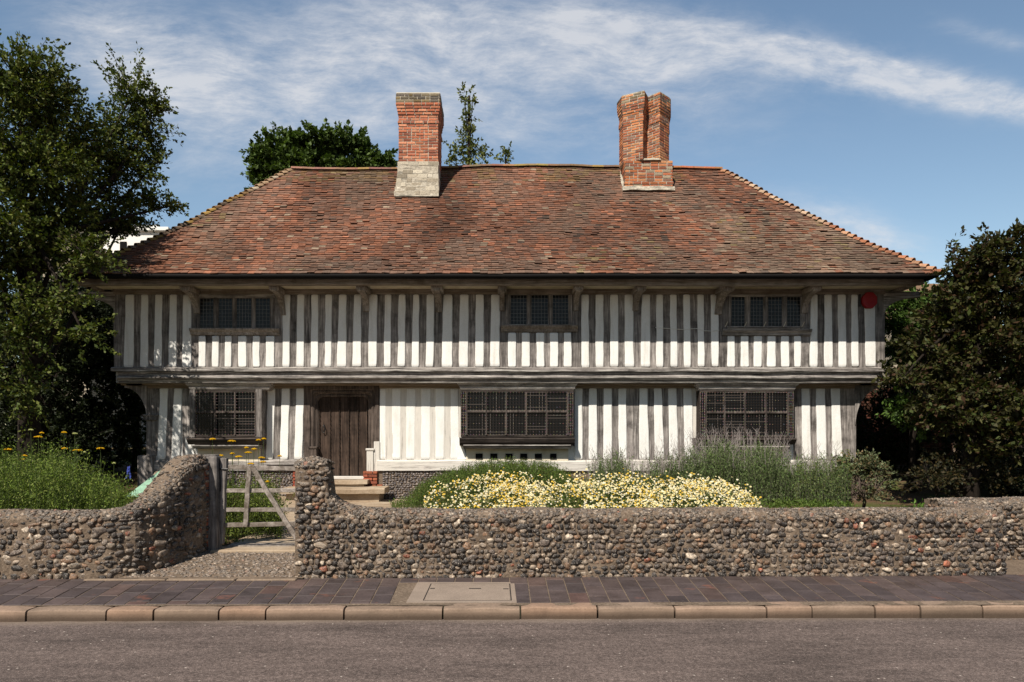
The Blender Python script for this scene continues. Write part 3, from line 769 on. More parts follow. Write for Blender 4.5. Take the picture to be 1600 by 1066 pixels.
# corner and window-side posts of the upper floor
def post(x0, x1, z0, z1, Y, parent, mt='oak_v', name='post', dep=.2, pr=.012):
    m = MB(); m.beam([(PX(x0, Y), Y-pr), (PX(x1, Y), Y-pr), (PX(x1, Y), Y+dep), (PX(x0, Y), Y+dep)], z0, z1, .012, .3, .8, axis='z', seed=x0*.1)
    return m.build(name, M[mt], parent, bevel=.006)
post(178, 195.5, ZJ-.05, ZE+.1, HU, upper, name='corner_post'); post(1366, 1382.5, ZJ-.05, ZE+.1, HU, upper, name='corner_post')
for a, b in ((299.5, 311), (429.5, 441.5), (781, 793.5), (893, 907.5), (1123, 1136.5), (1252, 1265)): post(a, b, ZJ-.02, ZE+.02, HU, upper, pr=.004)
for w_ in WIN:
    zt = PZ(w_['zt'], HU); pan = MB()
    for i, (a, b) in enumerate(w_['under']): plaster_panel(pan, PX(a, HU), PX(b, HU), PX(a+rnd.uniform(-1, .5), HU), PX(b+rnd.uniform(-.5, 1), HU), ZJ+.012, zt, HU, 60+a)
    seq = [(a, b, a, b) for a, b in w_['under']]
    studs_between(seq, ZJ-.02, zt+.03, HU, 'oak_v', upper)
    pan.build('plaster_infill', M['plaster'], upper, smooth=True)

# upper windows
for w_ in WIN:
    y0, y1 = w_['gy']; zb, zt = PZ(y1, HU), PZ(y0, HU)
    ww = MB(); fx0, fx1 = PX(w_['frame'][0], HU), PX(w_['frame'][1], HU)
    Lx = [(PX(a, HU), PX(b, HU)) for a, b in w_['lights']]
    cuts = [fx0]+[q for l_ in Lx for q in l_]+[fx1]
    bb = MB()
    bb.beam(recsec(HU-.02, HU+.05, zt, zt+.085), fx0, fx1, .004); bb.beam(recsec(HU-.02, HU+.05, zb-.03, zb), fx0, fx1, .004)
    wf = bb.build('window', M['oak_h'], H, bevel=.005)
    for i in range(0, len(cuts), 2):
        q = MB(); a, b = cuts[i], cuts[i+1]; e = (b-a)*.1
        q.beam([(a+e*0, HU+.01), (a+(b-a)*.3, HU-.028), (b-(b-a)*.3, HU-.028), (b, HU+.01), (b, HU+.05), (a, HU+.05)], zb-.01, zt+.01, .003, .3, axis='z'); q.build('mullion', M['oak_v'], wf)
    for (a, b) in Lx:
        q = MB(); tl_ = rnd.uniform(-.004, .004)
        q.add([(a, HU+.028+tl_, zb), (b, HU+.028-tl_, zb), (b, HU+.026-tl_, zt), (a, HU+.026+tl_, zt), (a, HU+.034+tl_, zb), (b, HU+.034-tl_, zb), (b, HU+.034-tl_, zt), (a, HU+.034+tl_, zt)], [(0,1,2,3),(7,6,5,4),(0,4,5,1),(1,5,6,2),(2,6,7,3),(3,7,4,0)])
        q.build('glass', M['glass'], wf)
        q = MB(); nc, nr = 5 if b-a > .33 else 4, 8
        for k in range(nc+1): xx = a+(b-a)*k/nc; q.box(xx-.0035, xx+.0035, HU+.017, HU+.0235, zb, zt)
        for k in range(nr+1): zz = zb+(zt-zb)*k/nr; q.box(a, b, HU+.0155, HU+.0222, zz-.003, zz+.003)
        q.build('leading', M['lead'], wf)
    sx0, sx1, sy0, sy1 = w_['sill']
    q = MB(); zs1, zs0 = PZ(sy0, HU-.1), PZ(sy1, HU-.05)
    q.beam([(HU-.13, zs1-.02), (HU-.125, zs1), (HU+.02, zs1+.012), (HU+.02, zs0), (HU-.05, zs0), (HU-.07, zs1-.085), (HU-.11, zs1-.05)], PX(sx0, HU-.1), PX(sx1, HU-.1), .006)
    q.build('sill', M['oak_brkt' if w_ is not WIN[2] else 'oak_h'], wf)

# wall plate, eaves
m = MB(); m.beam(recsec(HU-.035, HU+.15, ZE-.005, 5.10), UX0+.0, UX1, .010, .3, .5, seed=2); m.build('wall_plate', M['oak_eave'], H, bevel=.008)
YE = 15.06; EX0, EX1 = PX(108, 15.06), PX(1467, 15.06)
m = MB(); m.beam(recsec(15.24, 15.40, 4.995, 5.165), PX(117, 15.3), PX(1442, 15.3), .022, .3, .35, seed=5); m.build('eaves_beam', M['oak_eave'], H, bevel=.012)
for sx in (-1, 1):
    xx = PX(117, 15.3)+.15 if sx < 0 else PX(1442, 15.3)-.15
    m = MB(); m.box(xx-.08, xx+.08, 15.4, 22.7, 5.0, 5.16); m.build('eaves_beam', M['oak_eave'], H, bevel=.012)
m = MB(); m.box(PX(125, 15.3), PX(1436, 15.3), 15.32, HU+.02, 5.058, 5.10); m.box(EX0+.3, UX0, HU, 22.6, 5.06, 5.10); m.box(UX1, EX1-.3, HU, 22.6, 5.06, 5.10); m.build('soffit', M['cream'], H)
m = MB()
pts = [Vector((EX0+.05+(EX1-EX0-.1)*i/40, 15.02+nz3(i*.3)*.006, 5.135+nz3(i*.22, 4)*.010)) for i in range(41)]
gsec = [(-.055, .03), (-.052, -.01), (-.03, -.045), (0, -.056), (.03, -.045), (.052, -.01), (.055, .03)]
vs = [(p.x, p.y+a, p.z+c) for p in pts for a, c in gsec]
m.add(vs, [(i*7+k, i*7+k+1, (i+1)*7+k+1, (i+1)*7+k) for i in range(40) for k in range(6)]); m.build('gutter', M['black'], H, smooth=True)
gx = bpy.data.objects['gutter']; so_ = gx.modifiers.new('s', 'SOLIDIFY'); so_.thickness = .006
m = MB(); m.box(EX0+.1, EX1-.1, 15.07, 15.12, 5.09, 5.19); m.box(EX0+.08, EX0+.13, 15.12, 22.9, 5.09, 5.19); m.box(EX1-.13, EX1-.08, 15.12, 22.9, 5.09, 5.19); m.build('fascia', M['black'], H)

# console brackets carrying the eaves
def console(px, wpx, zt_, zb_, lean=0, mt='oak_brkt'):
    m = MB(); x = PX(px, HU-.3); w2 = wpx/2*HU/F; Zt, Zb = 4.99, PZ(zb_, HU)
    N = 9; out = [(HU+.02, Zb), (HU-.055, Zb)]
    for i in range(N+1):
        a = math.pi/2*i/N; out.append((HU-.055-.52*(1-math.cos(a)), Zb+.06+(Zt-Zb-.16)*math.sin(a)))
    out += [(15.40, Zt-.1+.02), (15.40, Zt), (HU+.02, Zt)]
    nn = len(out); vs = []
    for s_ in (-1, 1):
        for (y, z) in out: vs.append((x+s_*w2+lean*(z-Zb), y, z))
    m.add(vs, [tuple(range(nn)), tuple(range(2*nn-1, nn-1, -1))]+[(i, i+nn, (i+1) % nn+nn, (i+1) % nn) for i in range(nn)])
    o = m.build('console_bracket', M[mt], H, bevel=.008)
    m = MB(); xt = x+lean*(Zt-Zb); m.beam([(15.44, Zt-.075), (15.95, Zt-.075), (15.95, Zt+.03), (15.405, Zt+.03), (15.40, Zt-.03)], xt-w2*1.75, xt+w2*1.75, .004, .1); m.build('capital', M['oak_brkt'], o, bevel=.01)
for (px, wd, zb_, ln) in ((299, 9, 490, -.05), (437, 8, 493, -.09), (568.5, 9.5, 487, 0), (684, 10, 488, 0), (784.5, 7.5, 486, 0), (902, 8, 486, 0), (996.5, 9, 486, .04), (1128, 11, 492, .10), (1265, 9, 490, .06)):
    console(px, wd, 440, zb_, ln)
# corner brackets in the plane of the front wall
def arch(x_in, x_out, z_low, z_top, Y, wd, name, mt, dirn, th=.12, thick=.16):
    """quarter curve springing from post at x_in,z_low to the beam at x_out,z_top"""
    m = MB(); N = 12; A = []; B = []
    for i in range(N+1):
        a = math.pi/2*i/N
        ex = 1-math.cos(a); ez = math.sin(a)
        A.append((x_in+(x_out-x_in)*ex, z_low+(z_top-th-z_low)*ez))
    poly = A+[(x_out, z_top), (x_in-(x_out-x_in)*.02, z_top), (x_in-(x_out-x_in)*.02, z_low)]
    m.prism(poly, Y, Y+thick, 'y'); return m.build(name, M[mt], H, bevel=.01)
arch(UX1-.02, PX(1440, 15.95), PZ(493, HU), 5.0, HU-.02, 0, 'corner_bracket', 'oak_h', 1)
arch(UX0+.02, PX(118, 15.95), PZ(489, HU), 5.0, HU-.02, 0, 'corner_bracket', 'oak_h', -1)
arch(LX1-.02, PX(1381, 16.3), PZ(664, HL), 2.93, HL-.05, 0, 'corner_bracket', 'oak_v', 1, .08)
arch(LX0+.02, PX(192, 16.3), PZ(655, HL), 2.93, HL-.05, 0, 'corner_bracket', 'oak_v', -1, .08)

# jetty: sill plank and moulded bressummer
jz = lambda py: PZ(py, 15.92)
m = MB(); m.beam([(15.90, jz(580.5)), (HU+.04, jz(580.5)), (HU+.04, ZJ+.005), (15.96, ZJ+.008), (15.90, ZJ-.02)], PX(173, 15.9), PX(1385, 15.9), .014, .18, 1.4, seed=11)
m.build('jetty_sill', M['oak_white_h'] if False else M['oak_h'], H)
m = MB(); z = [jz(p) for p in (581, 586, 588.5, 591, 593, 595, 598)]
m.beam([(15.95, z[0]), (15.975, z[1]), (15.945, z[2]), (15.915, z[2]-.01), (15.915, z[3]), (15.95, z[4]), (15.97, z[5]), (15.985, z[6]), (16.30, z[6]), (16.30, z[0])], PX(184, 15.95), PX(1374, 15.95), .012, .25, .6, seed=14)
m.build('bressummer', M['oak_h'], H)
m = MB(); m.box(PX(190, 16), PX(1370, 16), 16.2, HL+.05, 2.90, 2.96); m.box(UX0+.05, LX0, 16.2, BU-.1, 2.90, 2.96); m.box(LX1, UX1-.05, 16.2, BU-.1, 2.90, 2.96); m.build('jetty_soffit', M['oak_lintel'], H)
for xx in (UX0+.02, UX1-.12):
    m = MB(); m.box(xx, xx+.10, HU+.05, BU, 2.93, 3.25); m.build('side_bressummer', M['oak_h'], H, bevel=.01)
# side walls studs
for k in range(14):
    y = HU+.35+k*.42
    for X_, s_ in ((UX0, -1), (UX1, 1)):
        m = MB(); m.box(X_-.01 if s_ < 0 else X_-.06, X_+.06 if s_ < 0 else X_+.01, y, y+.17, 3.25, 5.0); m.build('side_stud', M['oak_v'], upper)
    if k < 12:
        for X_, s_ in ((LX0, -1), (LX1, 1)):
            m = MB(); m.box(X_-.01 if s_ < 0 else X_-.06, X_+.06 if s_ < 0 else X_+.01, y+.4, y+.57, .9, 2.9); m.build('side_stud', M['oak_v'], lower)

# lower storey panels
ZLT, ZLB = PZ(606.5, HL), PZ(719, HL)
LP = [[(250.8,262.6,246.6,258),(272.8,284.6,268.5,280.7)],
      [(418.8,430,416,426.3),(440.9,452.5,438,449.7),(463.8,475,460,472.2)],
      [(594,602.5,591.5,602.5),(612.8,625.5,612.8,625.5),(635.3,649,635.3,647.5),(658.5,672.5,657.5,671.5),(681,694.5,680.5,693.5),(704.5,716,704,716)],
      [(898,909.5,898,910),(920.5,932,920,933),(943.5,955.5,943,956),(966.5,978,967,979),(999,1011,999,1013.7),(1022,1033.5,1023.5,1037),(1044,1056,1046,1060),(1068,1080.5,1070,1083)],
      [(1252.4,1264,1254,1267),(1275,1288,1277,1291),(1298.4,1311.4,1301.6,1315.4)]]
for gi, grp in enumerate(LP):
    pan = MB()
    for i, p in enumerate(grp):
        if gi == 2: pass
        plaster_panel(pan, *(PX(q, HL) for q in p), ZLB+.01, ZLT, HL+(.017 if gi == 2 else 0), 100+gi*10+i)
    studs_between(grp, ZLB-.02, ZLT+.02, HL, 'oak_white' if gi == 2 else 'oak_v', lower)
    pan.build('plaster_infill', M['plaster'], lower, smooth=True)
for a, b, mt in ((284.6, 297, 'oak_v'), (409, 418, 'oak_v'), (716, 721.5, 'oak_white'), (1081, 1094, 'oak_white'), (1240.5, 1253, 'oak_v')):
    post(a, b, ZLB-.02, ZLT+.02, HL, lower, mt, pr=.0)
post(1311, 1337, ZLB-.25, 2.93, HL, lower, 'oak_v', 'corner_post')
post(229, 250.5, PZ(712, HL), 2.93, HL, lower, 'oak_v', 'corner_post')
m = MB(); m.beam([(PX(219, HL), HL-.14), (PX(243, HL), HL-.14), (PX(243, HL), HL+.2), (PX(219, HL), HL+.2)], .1, PZ(712, HL), .01, .3, axis='z'); m.build('post_base', M['oak_v'], H, bevel=.015)
m = MB(); m.box(PX(226, HL), PX(247, HL), HL-.06, HL+.1, PZ(657, HL), PZ(648, HL)); m.box(PX(224, HL), PX(249, HL), HL-.08, HL+.1, PZ(650.5, HL), PZ(648.5, HL)+.01); m.build('post_capital', M['oak_v'], H, bevel=.01)
for a, b in ((229, 475), (593, 1337)):
    m = MB(); m.beam(recsec(HL-.03, HL+.12, ZLT-.01, 2.915), PX(a, HL), PX(b, HL), .008, .3, seed=a); m.build('lintel_beam', M['oak_lintel'], H, bevel=.006)
# sill beams
for a, b, mt, zz in ((243, 475, 'oak_h', 0), (590, 722, 'oak_white_h', 0), (722, 1337, 'oak_white_h', 0)):
    m = MB(); m.beam([(HL-.09, .925), (HL+.1, .925), (HL+.1, ZLB+.005), (HL-.03, ZLB+.005), (HL-.09, ZLB-.03)], PX(a, HL), PX(b, HL), .016, .2, 1.2, seed=a+3); m.build('sill_beam', M[mt], H)
m = MB(); m.beam(recsec(HL-.11, HL-.08, PZ(735, HL), PZ(726, HL)), PX(419, HL), PX(466, HL), .004); m.build('sill_board', M['oak_dark_h'], H)
# plinth
m = MB()
for a, b in ((LX0-.05, PX(497, HL)), (PX(577, HL), LX1+.02)): m.box(a, b, HL-.03, HL+.1, -.1, .93)
m.box(PX(497, HL), PX(577, HL), HL+.3, HL+.4, -.1, .8)
pl = m.build('plinth', M['mortar'], H)
st = Stones()
for (a, b) in ((LX0, PX(456, HL)), (PX(598, HL), 1.4)):
    z = .15
    while z < .92:
        x = a
        while x < b:
            r_ = rnd.uniform(.024, .04); k = rnd.uniform(.7, 1.2)
            c = rnd.choice([(.11, .095, .095), (.15, .13, .125), (.075, .065, .068), (.19, .16, .145)])
            st.add((x+r_, HL-.035, z+rnd.uniform(-.01, .01)), (0, -1, 0), (1, 0, 0), r_, rnd.uniform(.02, .028), .03, tuple(q*k for q in c)); x += 2*r_+.004
        z += .05
st.build('flint_facing', M['flint'], pl)
m = MB()
for k in range(9):
    z = .22+k*.078; xa = PX(568, HL) if k < 5 else PX(569, HL); xb = PX(598 if k < 5 else 590, HL)
    if z > .9: break
    brick_course(m, [(xa, HL-.10), (xb, HL-.10), (xb, HL+.05), (xa, HL+.05)], z, .078, off=.5*(k % 2), cols=[(.30, .085, .05), (.34, .11, .06), (.25, .08, .05)])
m.build('brick_quoin', M['brick'], H, bevel=.003); m = MB()
for k in range(9):
    z = .22+k*.078
    if z > .9: break
    xa, xb = PX(459, HL), PX(475, HL)
    brick_course(m, [(xa, HL-.06), (xb, HL-.06), (xb, HL+.05), (xa, HL+.05)], z, .078, off=.5*(k % 2), cols=[(.36, .085, .05), (.30, .08, .05)])
m.build('brick_quoin', M['brick'], H, bevel=.003)

# door
DZ0, DZ1 = PZ(744, HL), PZ(620, HL)
DY = HL+.10
xa, xb = PX(498, DY), PX(576, DY)
m = MB(); cuts = [xa, PX(516.5, DY), PX(531, DY), PX(545.5, DY), PX(560, DY), xb]
for a, b in zip(cuts, cuts[1:]): m.box(a+.003, b-.003, DY, DY+.05, DZ0, DZ1+.06)
door = m.build('door', M['door'], H, bevel=.004)
for c in [xa+.03]+cuts[1:-1]+[xb-.03]:
    m = MB(); m.beam([(c-.018, DY-.004), (c, DY-.034), (c+.018, DY-.004), (c+.018, DY+.002), (c-.018, DY+.002)], DZ0+.02, DZ1+.04, .002, .4, axis='z'); m.build('cover_strip', M['door'], door)
m = MB()
for c in [xa+.03]+cuts[1:-1]+[xb-.03]:
    z = DZ0+.06
    while z < DZ1:
        for (dx) in (0,):
            m.add([(c+dx+.014*math.cos(q*math.pi/3), DY-.028, z+.014*math.sin(q*math.pi/3)) for q in range(6)]+[(c+dx, DY-.050, z)], [(q, (q+1) % 6, 6) for q in range(6)])
        z += .105
m.build('stud_nails', M['iron'], door)
m = MB(); hx, hz = PX(506.5, DY), PZ(671, DY)
m.tube([(hx+.035*math.cos(q*math.pi/5), DY-.055, hz+.08*math.sin(q*math.pi/5)) for q in range(11)], .010, 6); m.box(hx-.012, hx+.012, DY-.06, DY, hz+.06, hz+.11); m.build('door_handle', M['iron'], door)
# door frame with rounded upper corners
m = MB(); oz = 2.915; ox0, ox1 = PX(475, HL), PX(593, HL); r_ = .13
def arc_poly(x0, x1, r, ztop):
    pts = [(x0, DZ0)]
    pts += [(x0+r-r*math.cos(q), ztop-r+r*math.sin(q)) for q in np.linspace(0, math.pi/2, 7)]
    pts += [(x1-r+r*math.cos(q), ztop-r+r*math.sin(q)) for q in np.linspace(math.pi/2, 0, 7)]
    return pts+[(x1, DZ0)]
def ring(m, ina, outa, y0, y1):
    n = len(ina); vs = [(p[0], y0, p[1]) for p in ina]+[(p[0], y0, p[1]) for p in outa]+[(p[0], y1, p[1]) for p in ina]+[(p[0], y1, p[1]) for p in outa]
    fs = []
    for i in range(n-1): fs += [(i, i+1, n+i+1, n+i), (2*n+i, 3*n+i, 3*n+i+1, 2*n+i+1), (i, 2*n+i, 2*n+i+1, i+1), (n+i, n+i+1, 3*n+i+1, 3*n+i)]
    fs += [(0, n, 3*n, 2*n), (n-1, 3*n-1, 4*n-1, 2*n-1)]
    m.add(vs, [f for f in fs])
steps_ = [(0, HL+.075), (.035, HL+.045), (.06, HL+.06), (.085, HL+.02), (.12, HL+.0), (.15, HL+.015), (.18, HL-.02)]
for (o1, y1), (o2, y2) in zip(steps_, steps_[1:]):
    A = arc_poly(xa-o1, xb+o1, max(.03, r_-o1*.3), DZ1+o1); B = arc_poly(xa-o2, xb+o2, max(.03, r_-o2*.3), DZ1+o2); n = len(A)
    m.add([(p[0], y1, p[1]) for p in A]+[(p[0], y2, p[1]) for p in B], [(i, i+1, n+i+1, n+i) for i in range(n-1)])
A = arc_poly(xa, xb, r_, DZ1); n = len(A)
m.add([(p[0], DY+.03, p[1]) for p in A]+[(p[0], HL+.075, p[1]) for p in A], [(i, i+1, n+i+1, n+i) for i in range(n-1)])
B = arc_poly(xa-.18, xb+.18, .08, DZ1+.18)
OUT = [(ox0-.01, DZ0)]+[(ox0-.01, oz)]*7+[(ox1+.01, oz)]*7+[(ox1+.01, DZ0)]
OUT = []
for i, p in enumerate(B):
    if i == 0: OUT.append((ox0, DZ0))
    elif i == len(B)-1: OUT.append((ox1, DZ0))
    elif i <= 7: OUT.append((ox0+(0 if i < 7 else 0), oz) if i > 1 else (ox0, oz-.1))
    else: OUT.append((ox1, oz) if i < len(B)-2 else (ox1, oz-.1))
n = len(B)
m.add([(p[0], HL-.02, p[1]) for p in B]+[(p[0], HL-.02, p[1]) for p in OUT]+[(p[0], HL+.1, p[1]) for p in OUT], [(i, i+1, n+i+1, n+i) for i in range(n-1)]+[(n+i, n+i+1, 2*n+i+1, 2*n+i) for i in range(n-1)])
df = m.build('door_frame', M['jamb'], H)
for (a, b, py, mt) in ((484, 495.5, 701, 'jamb'), (573.5, 584, 704, 'oak_white')):
    m = MB(); z1 = PZ(py, HL); m.box(PX(a, HL), PX(b, HL), HL-.06, HL+.06, .80, z1); m.box(PX(a-1.3, HL), PX(b+1.3, HL), HL-.08, HL+.04, z1-.002, z1+.05); m.build('jamb_base', M[mt], df, bevel=.008)
m = MB(); m.box(PX(584.5, HL), PX(593.5, HL), HL-.035, HL+.05, .91, PZ(690, HL)); m.build('jamb_patch', M['oak_white'], df, bevel=.004)
m = MB(); m.box(PX(490, HL), PX(570, HL), HL-.10, HL+.25, DZ0-.07, DZ0-.002, j=.004); m.build('threshold', M['oak_white_h'], H, bevel=.006)
m = MB(); m.beam([(HL-.42, DZ0-.17), (HL+.05, DZ0-.17), (HL+.05, DZ0-.075), (HL-.40, DZ0-.085)], PX(500, 16), PX(574, 16), .012, .12, 2.); m.build('door_step', M['path'], H)
m = MB(); m.box(PX(500, 16), PX(568, 16), HL-.36, HL, .1, DZ0-.172); m.box(PX(447, 15.6), PX(592, 15.6), HL-.80, HL-.1, 0, .44); m.build('step_base', M['path'], H)
m = MB(); m.beam([(HL-.92, .45), (HL-.2, .45), (HL-.2, .575), (HL-.88, .565), (HL-.93, .54)], PX(437, 15.5), PX(601, 15.5), .018, .1, 2.5, seed=4); m.build('door_step', M['path'], H)

# ground-floor bay windows with lattices
def bay(x0, x1, y0, y1, nl, mull, trans, cor, sill, sill2, side=True, low=None, vents=None, pale=False):
    YB = HL-.30; Xa, Xb = PX(x0, YB), PX(x1, YB); Za, Zb = PZ(y1, YB), PZ(y0, YB)
    m = MB(); fw = .045
    ring(m, [(Xa+.02, Za+fw), (Xa+.02, Zb-fw), (Xb-.02, Zb-fw), (Xb-.02, Za+fw), (Xa+.02, Za+fw)], [(Xa, Za), (Xa, Zb), (Xb, Zb), (Xb, Za), (Xa, Za)], YB, YB+.05)
    bw = m.build('bay_window', M['oak_dark_h'], H, bevel=.004)
    edge = 9.5 if side else 0
    L0, L1 = PX(x0+edge, YB), PX(x1-edge, YB)
    xs_ = [L0]+[PX(q, YB) for q in mull]+[L1]
    for x in xs_:
        m = MB(); m.beam([(x-.026, YB+.03), (x-.015, YB-.020), (x+.015, YB-.020), (x+.026, YB+.03)], Za+fw, Zb-fw, .001, .5, axis='z'); m.build('mullion', M['oak_mull'], bw)
    zt = PZ(trans, YB); m = MB(); m.box(L0, L1, YB-.016, YB+.04, zt-.024, zt+.024); m.build('transom', M['oak_mull'], bw, bevel=.003)
    m = MB(); m.box(Xa+.01, Xb-.01, YB+.06, YB+.065, Za+fw-.01, Zb-fw+.01); m.build('glass', M['glass'], bw)
    def lattice(a, b, c, d, sp, bead=True, yy=YB+.012):
        m = MB(); nc, nr = max(1, round((b-a)/sp)), max(1, round((d-c)/sp)); dark = (.016, .011, .009); lite = (.36, .30, .27)
        for k in range(nc+1):
            x = a+(b-a)*k/nc; key = rnd.random() < .22; r_ = .0070 if key else .0050; m.box(x-r_, x+r_, yy, yy+.010, c, d, dark if not key else (.075, .06, .052))
        for k in range(nr+1):
            z = c+(d-c)*k/nr; key = rnd.random() < .22; r_ = .0065 if key else .0045; m.box(a, b, yy-.008, yy+.002, z-r_, z+r_, dark if not key else (.075, .06, .052))
        for i in range(nc+1):
            ki = (i % 2 == 0)
            for k in range(nr+1):
                if (bead == 2) or (i in (0, nc)) or (k in (0, nr)) or (k % 3 == 1 and rnd.random() < .5):
                    x = a+(b-a)*i/nc; z = c+(d-c)*k/nr; s_ = .0095 if bead != 2 else .011
                    m.add([(x-s_, yy-.006, z), (x, yy-.006, z-s_), (x+s_, yy-.006, z), (x, yy-.006, z+s_), (x, yy-.022, z), (x, yy, z)], [(0, 1, 4), (1, 2, 4), (2, 3, 4), (3, 0, 4), (1, 0, 5), (2, 1, 5), (3, 2, 5), (0, 3, 5)], tuple(q*rnd.uniform(.5, 1.25) for q in lite))
        m.build('lattice', M['lattice'], bw)
    for (a, b) in zip(xs_, xs_[1:]):
        lattice(a+.026, b-.026, Za+fw+.005, zt-.025, .066); lattice(a+.026, b-.026, zt+.025, Zb-fw-.005, .066)
    if side:
        lattice(Xa+.02, L0-.03, Za+fw+.005, Zb-fw-.005, .036, 2); lattice(L1+.03, Xb-.02, Za+fw+.005, Zb-fw-.005, .036, 2)
    # returns
    for X_, s_ in ((Xa, 1), (Xb, -1)):
        m = MB(); m.box(min(X_, X_+s_*.035), max(X_, X_+s_*.035), YB+.052, HL+.05, Za, Zb); m.build('side_panel', M['oak_dark' if not pale else 'oak_v'], bw)
    if pale:
        for a, b in ((x0-9, x0), (x1, x1+10)):
            m = MB(); m.beam([(PX(a, YB), YB-.01), (PX(b, YB), YB-.025), (PX(b, YB), HL+.05), (PX(a, YB), HL+.05)], Za-.01, Zb+.02, .003, .4, axis='z'); m.build('jamb', M['oak_v'], bw, bevel=.006)
    c0, c1, cy0, cy1 = cor; m = MB(); zz = [PZ(q, YB) for q in (cy1, cy1-2.5, cy1-5, cy1-8, cy0+1.5, cy0)]
    nseg = 1
    a0, a1 = PX(c0, YB), PX(c1, YB); pr = [0, .025, .03, .07, .10, .11]
    vs = []
    for z_, p_ in zip(zz, pr):
        e = .11-p_
        vs += [(a0+e, YB-p_+.0, z_), (a1-e, YB-p_, z_), (a1-e, HL, z_), (a0+e, HL, z_)]
    fs = [(i*4+k, i*4+(k+1) % 4, (i+1)*4+(k+1) % 4, (i+1)*4+k) for i in range(5) for k in range(4)]+[(3, 2, 1, 0), (20, 21, 22, 23)]
    m.add(vs, fs); m.build('cornice', M['oak_h'], bw)
    s0, s1, sy0, sy1 = sill; m = MB(); za, zb = PZ(sy1, YB), PZ(sy0, YB)
    m.beam([(YB-.07, zb-.035), (YB-.06, zb), (HL, zb+.003), (HL, za-.07), (YB+.03, za-.07), (YB-.03, za), (YB-.06, zb-.05)], PX(s0, YB), PX(s1, YB), .004); m.build('sill', M['oak_dark_h'], bw)
    s0, s1, sy0, sy1 = sill2; m = MB(); za, zb = PZ(sy1, YB), PZ(sy0, YB)
    m.beam([(YB-.02, zb-.02), (YB-.01, zb), (HL, zb), (HL, za-.02), (YB+.04, za-.02)], PX(s0, YB), PX(s1, YB), .004); m.build('lower_sill', M['oak_h'], bw)
    if low:
        l0, l1, ly = low; m = MB(); m.beam([(YB+.235, PZ(ly, YB)), (HL+.01, PZ(ly, YB)), (HL+.01, za), (YB+.225, za)], PX(l0, YB+.06), PX(l1, YB+.06), .003)
        apn = m.build('apron_panel', M['cream'], bw)
        for v_ in vents or ():
            m = MB(); m.box(PX(v_[0], YB+.13), PX(v_[1], YB+.13), YB+.21, YB+.24, PZ(717.5, YB+.1), PZ(709, YB+.1)); m.build('vent', M['dark_in'], apn)
def f_lat(g, b, P): g.l(attr(g), b.inputs['Base Color'])
M['lattice'] = mat('turned_lattice', f_lat, .6, .3)
bay(305, 399.5, 610, 683, 3, (336, 367.5), 644, (290, 427, 597.5, 609.5), (293, 410, 684, 690), (301, 404, 695.5, 700), side=False, low=(304, 402, 721), pale=True)
bay(719.7, 896.3, 609.7, 683, 5, (760, 791.2, 822.4, 854), 643, (713, 904, 597.5, 609.5), (718, 898, 684, 692), (724, 892, 695, 700), low=(728, 889, 722), vents=[(743, 754), (766, 777), (790, 801), (813, 824), (836, 847), (860, 870)])
bay(1093.6, 1240.6, 610, 684, 4, (1132, 1164, 1197), 644.5, (1086, 1248, 598, 610), (1087, 1243, 684.5, 690), (1095, 1234, 697, 701), low=(1099, 1232, 720), vents=())
# plaster skirts flaring under the bays
m = MB()
for (pa, pb, s_) in ((716, 729, 1), (292, 306, 1)):
    N = 10; vs = []
    for i in range(N+1):
        k = i/N; z = PZ(718, HL)+(PZ(684, HL)-PZ(718, HL))*k; xe = PX(pb, HL)+(PX(pa+1, HL)-PX(pb, HL))*(k**1.6)
        vs += [(PX(pa-2, HL), HL-.012, z), (xe, HL-.05*(1-k)-.01, z), (xe, HL+.03, z), (PX(pa-2, HL), HL+.03, z)]
    m.add(vs, [(i*4+k, i*4+(k+1) % 4, (i+1)*4+(k+1) % 4, (i+1)*4+k) for i in range(N) for k in range(4)]+[(3, 2, 1, 0), (N*4, N*4+1, N*4+2, N*4+3)])
m.build('plaster_skirt', M['plaster'], lower, smooth=False)

# slack pale cable pinned along the upper floor, and corroded casement stays
m = MB()
cp = [(1024, 512), (1046, 513.5), (1068, 515), (1079, 514), (1090, 513.5), (1100, 517), (1112, 517.5), (1124, 516)]
m.tube([at(a_, b_, HU-.035) for a_, b_ in cp], .006, 4); m.build('cable', M['white_wall'], H)
for px in (1136, 1166, 1196, 1227, 1256):
    m = MB(); m.tube([at(px-3, 511, HU-.05), at(px+1, 503, HU-.05)], .010, 4); m.build('window_stay', M['cream'], H)
# alarm box
t = thing('alarm_box', (PX(1360, HU), HU-.1, PZ(484, HU)), 'red hexagonal burglar alarm box high on the right corner of the timber house', 'alarm box')
m = MB(); cx, cz = PX(1359.5, HU-.1), PZ(469, HU-.1); R_ = .195
hexp = [(cx+R_*math.cos(q*math.pi/4+math.pi/8)*.92, cz+R_*math.sin(q*math.pi/4+math.pi/8)) for q in range(8)]
m.prism(hexp, HU-.10, HU-.012, 'y'); m.build('casing', M['red'], t, bevel=.008)
m = MB(); m.prism([(cx+.07*math.cos(q*math.pi/8), cz+.07*math.sin(q*math.pi/8)) for q in range(16)], HU-.112, HU-.101, 'y'); m.build('lens', M['red'], t, bevel=.004)
m = MB(); m.box(cx-.22, cx-.19, HU-.06, HU-.02, cz-.14, cz+.14); m.build('mounting_plate', M['iron'], t)

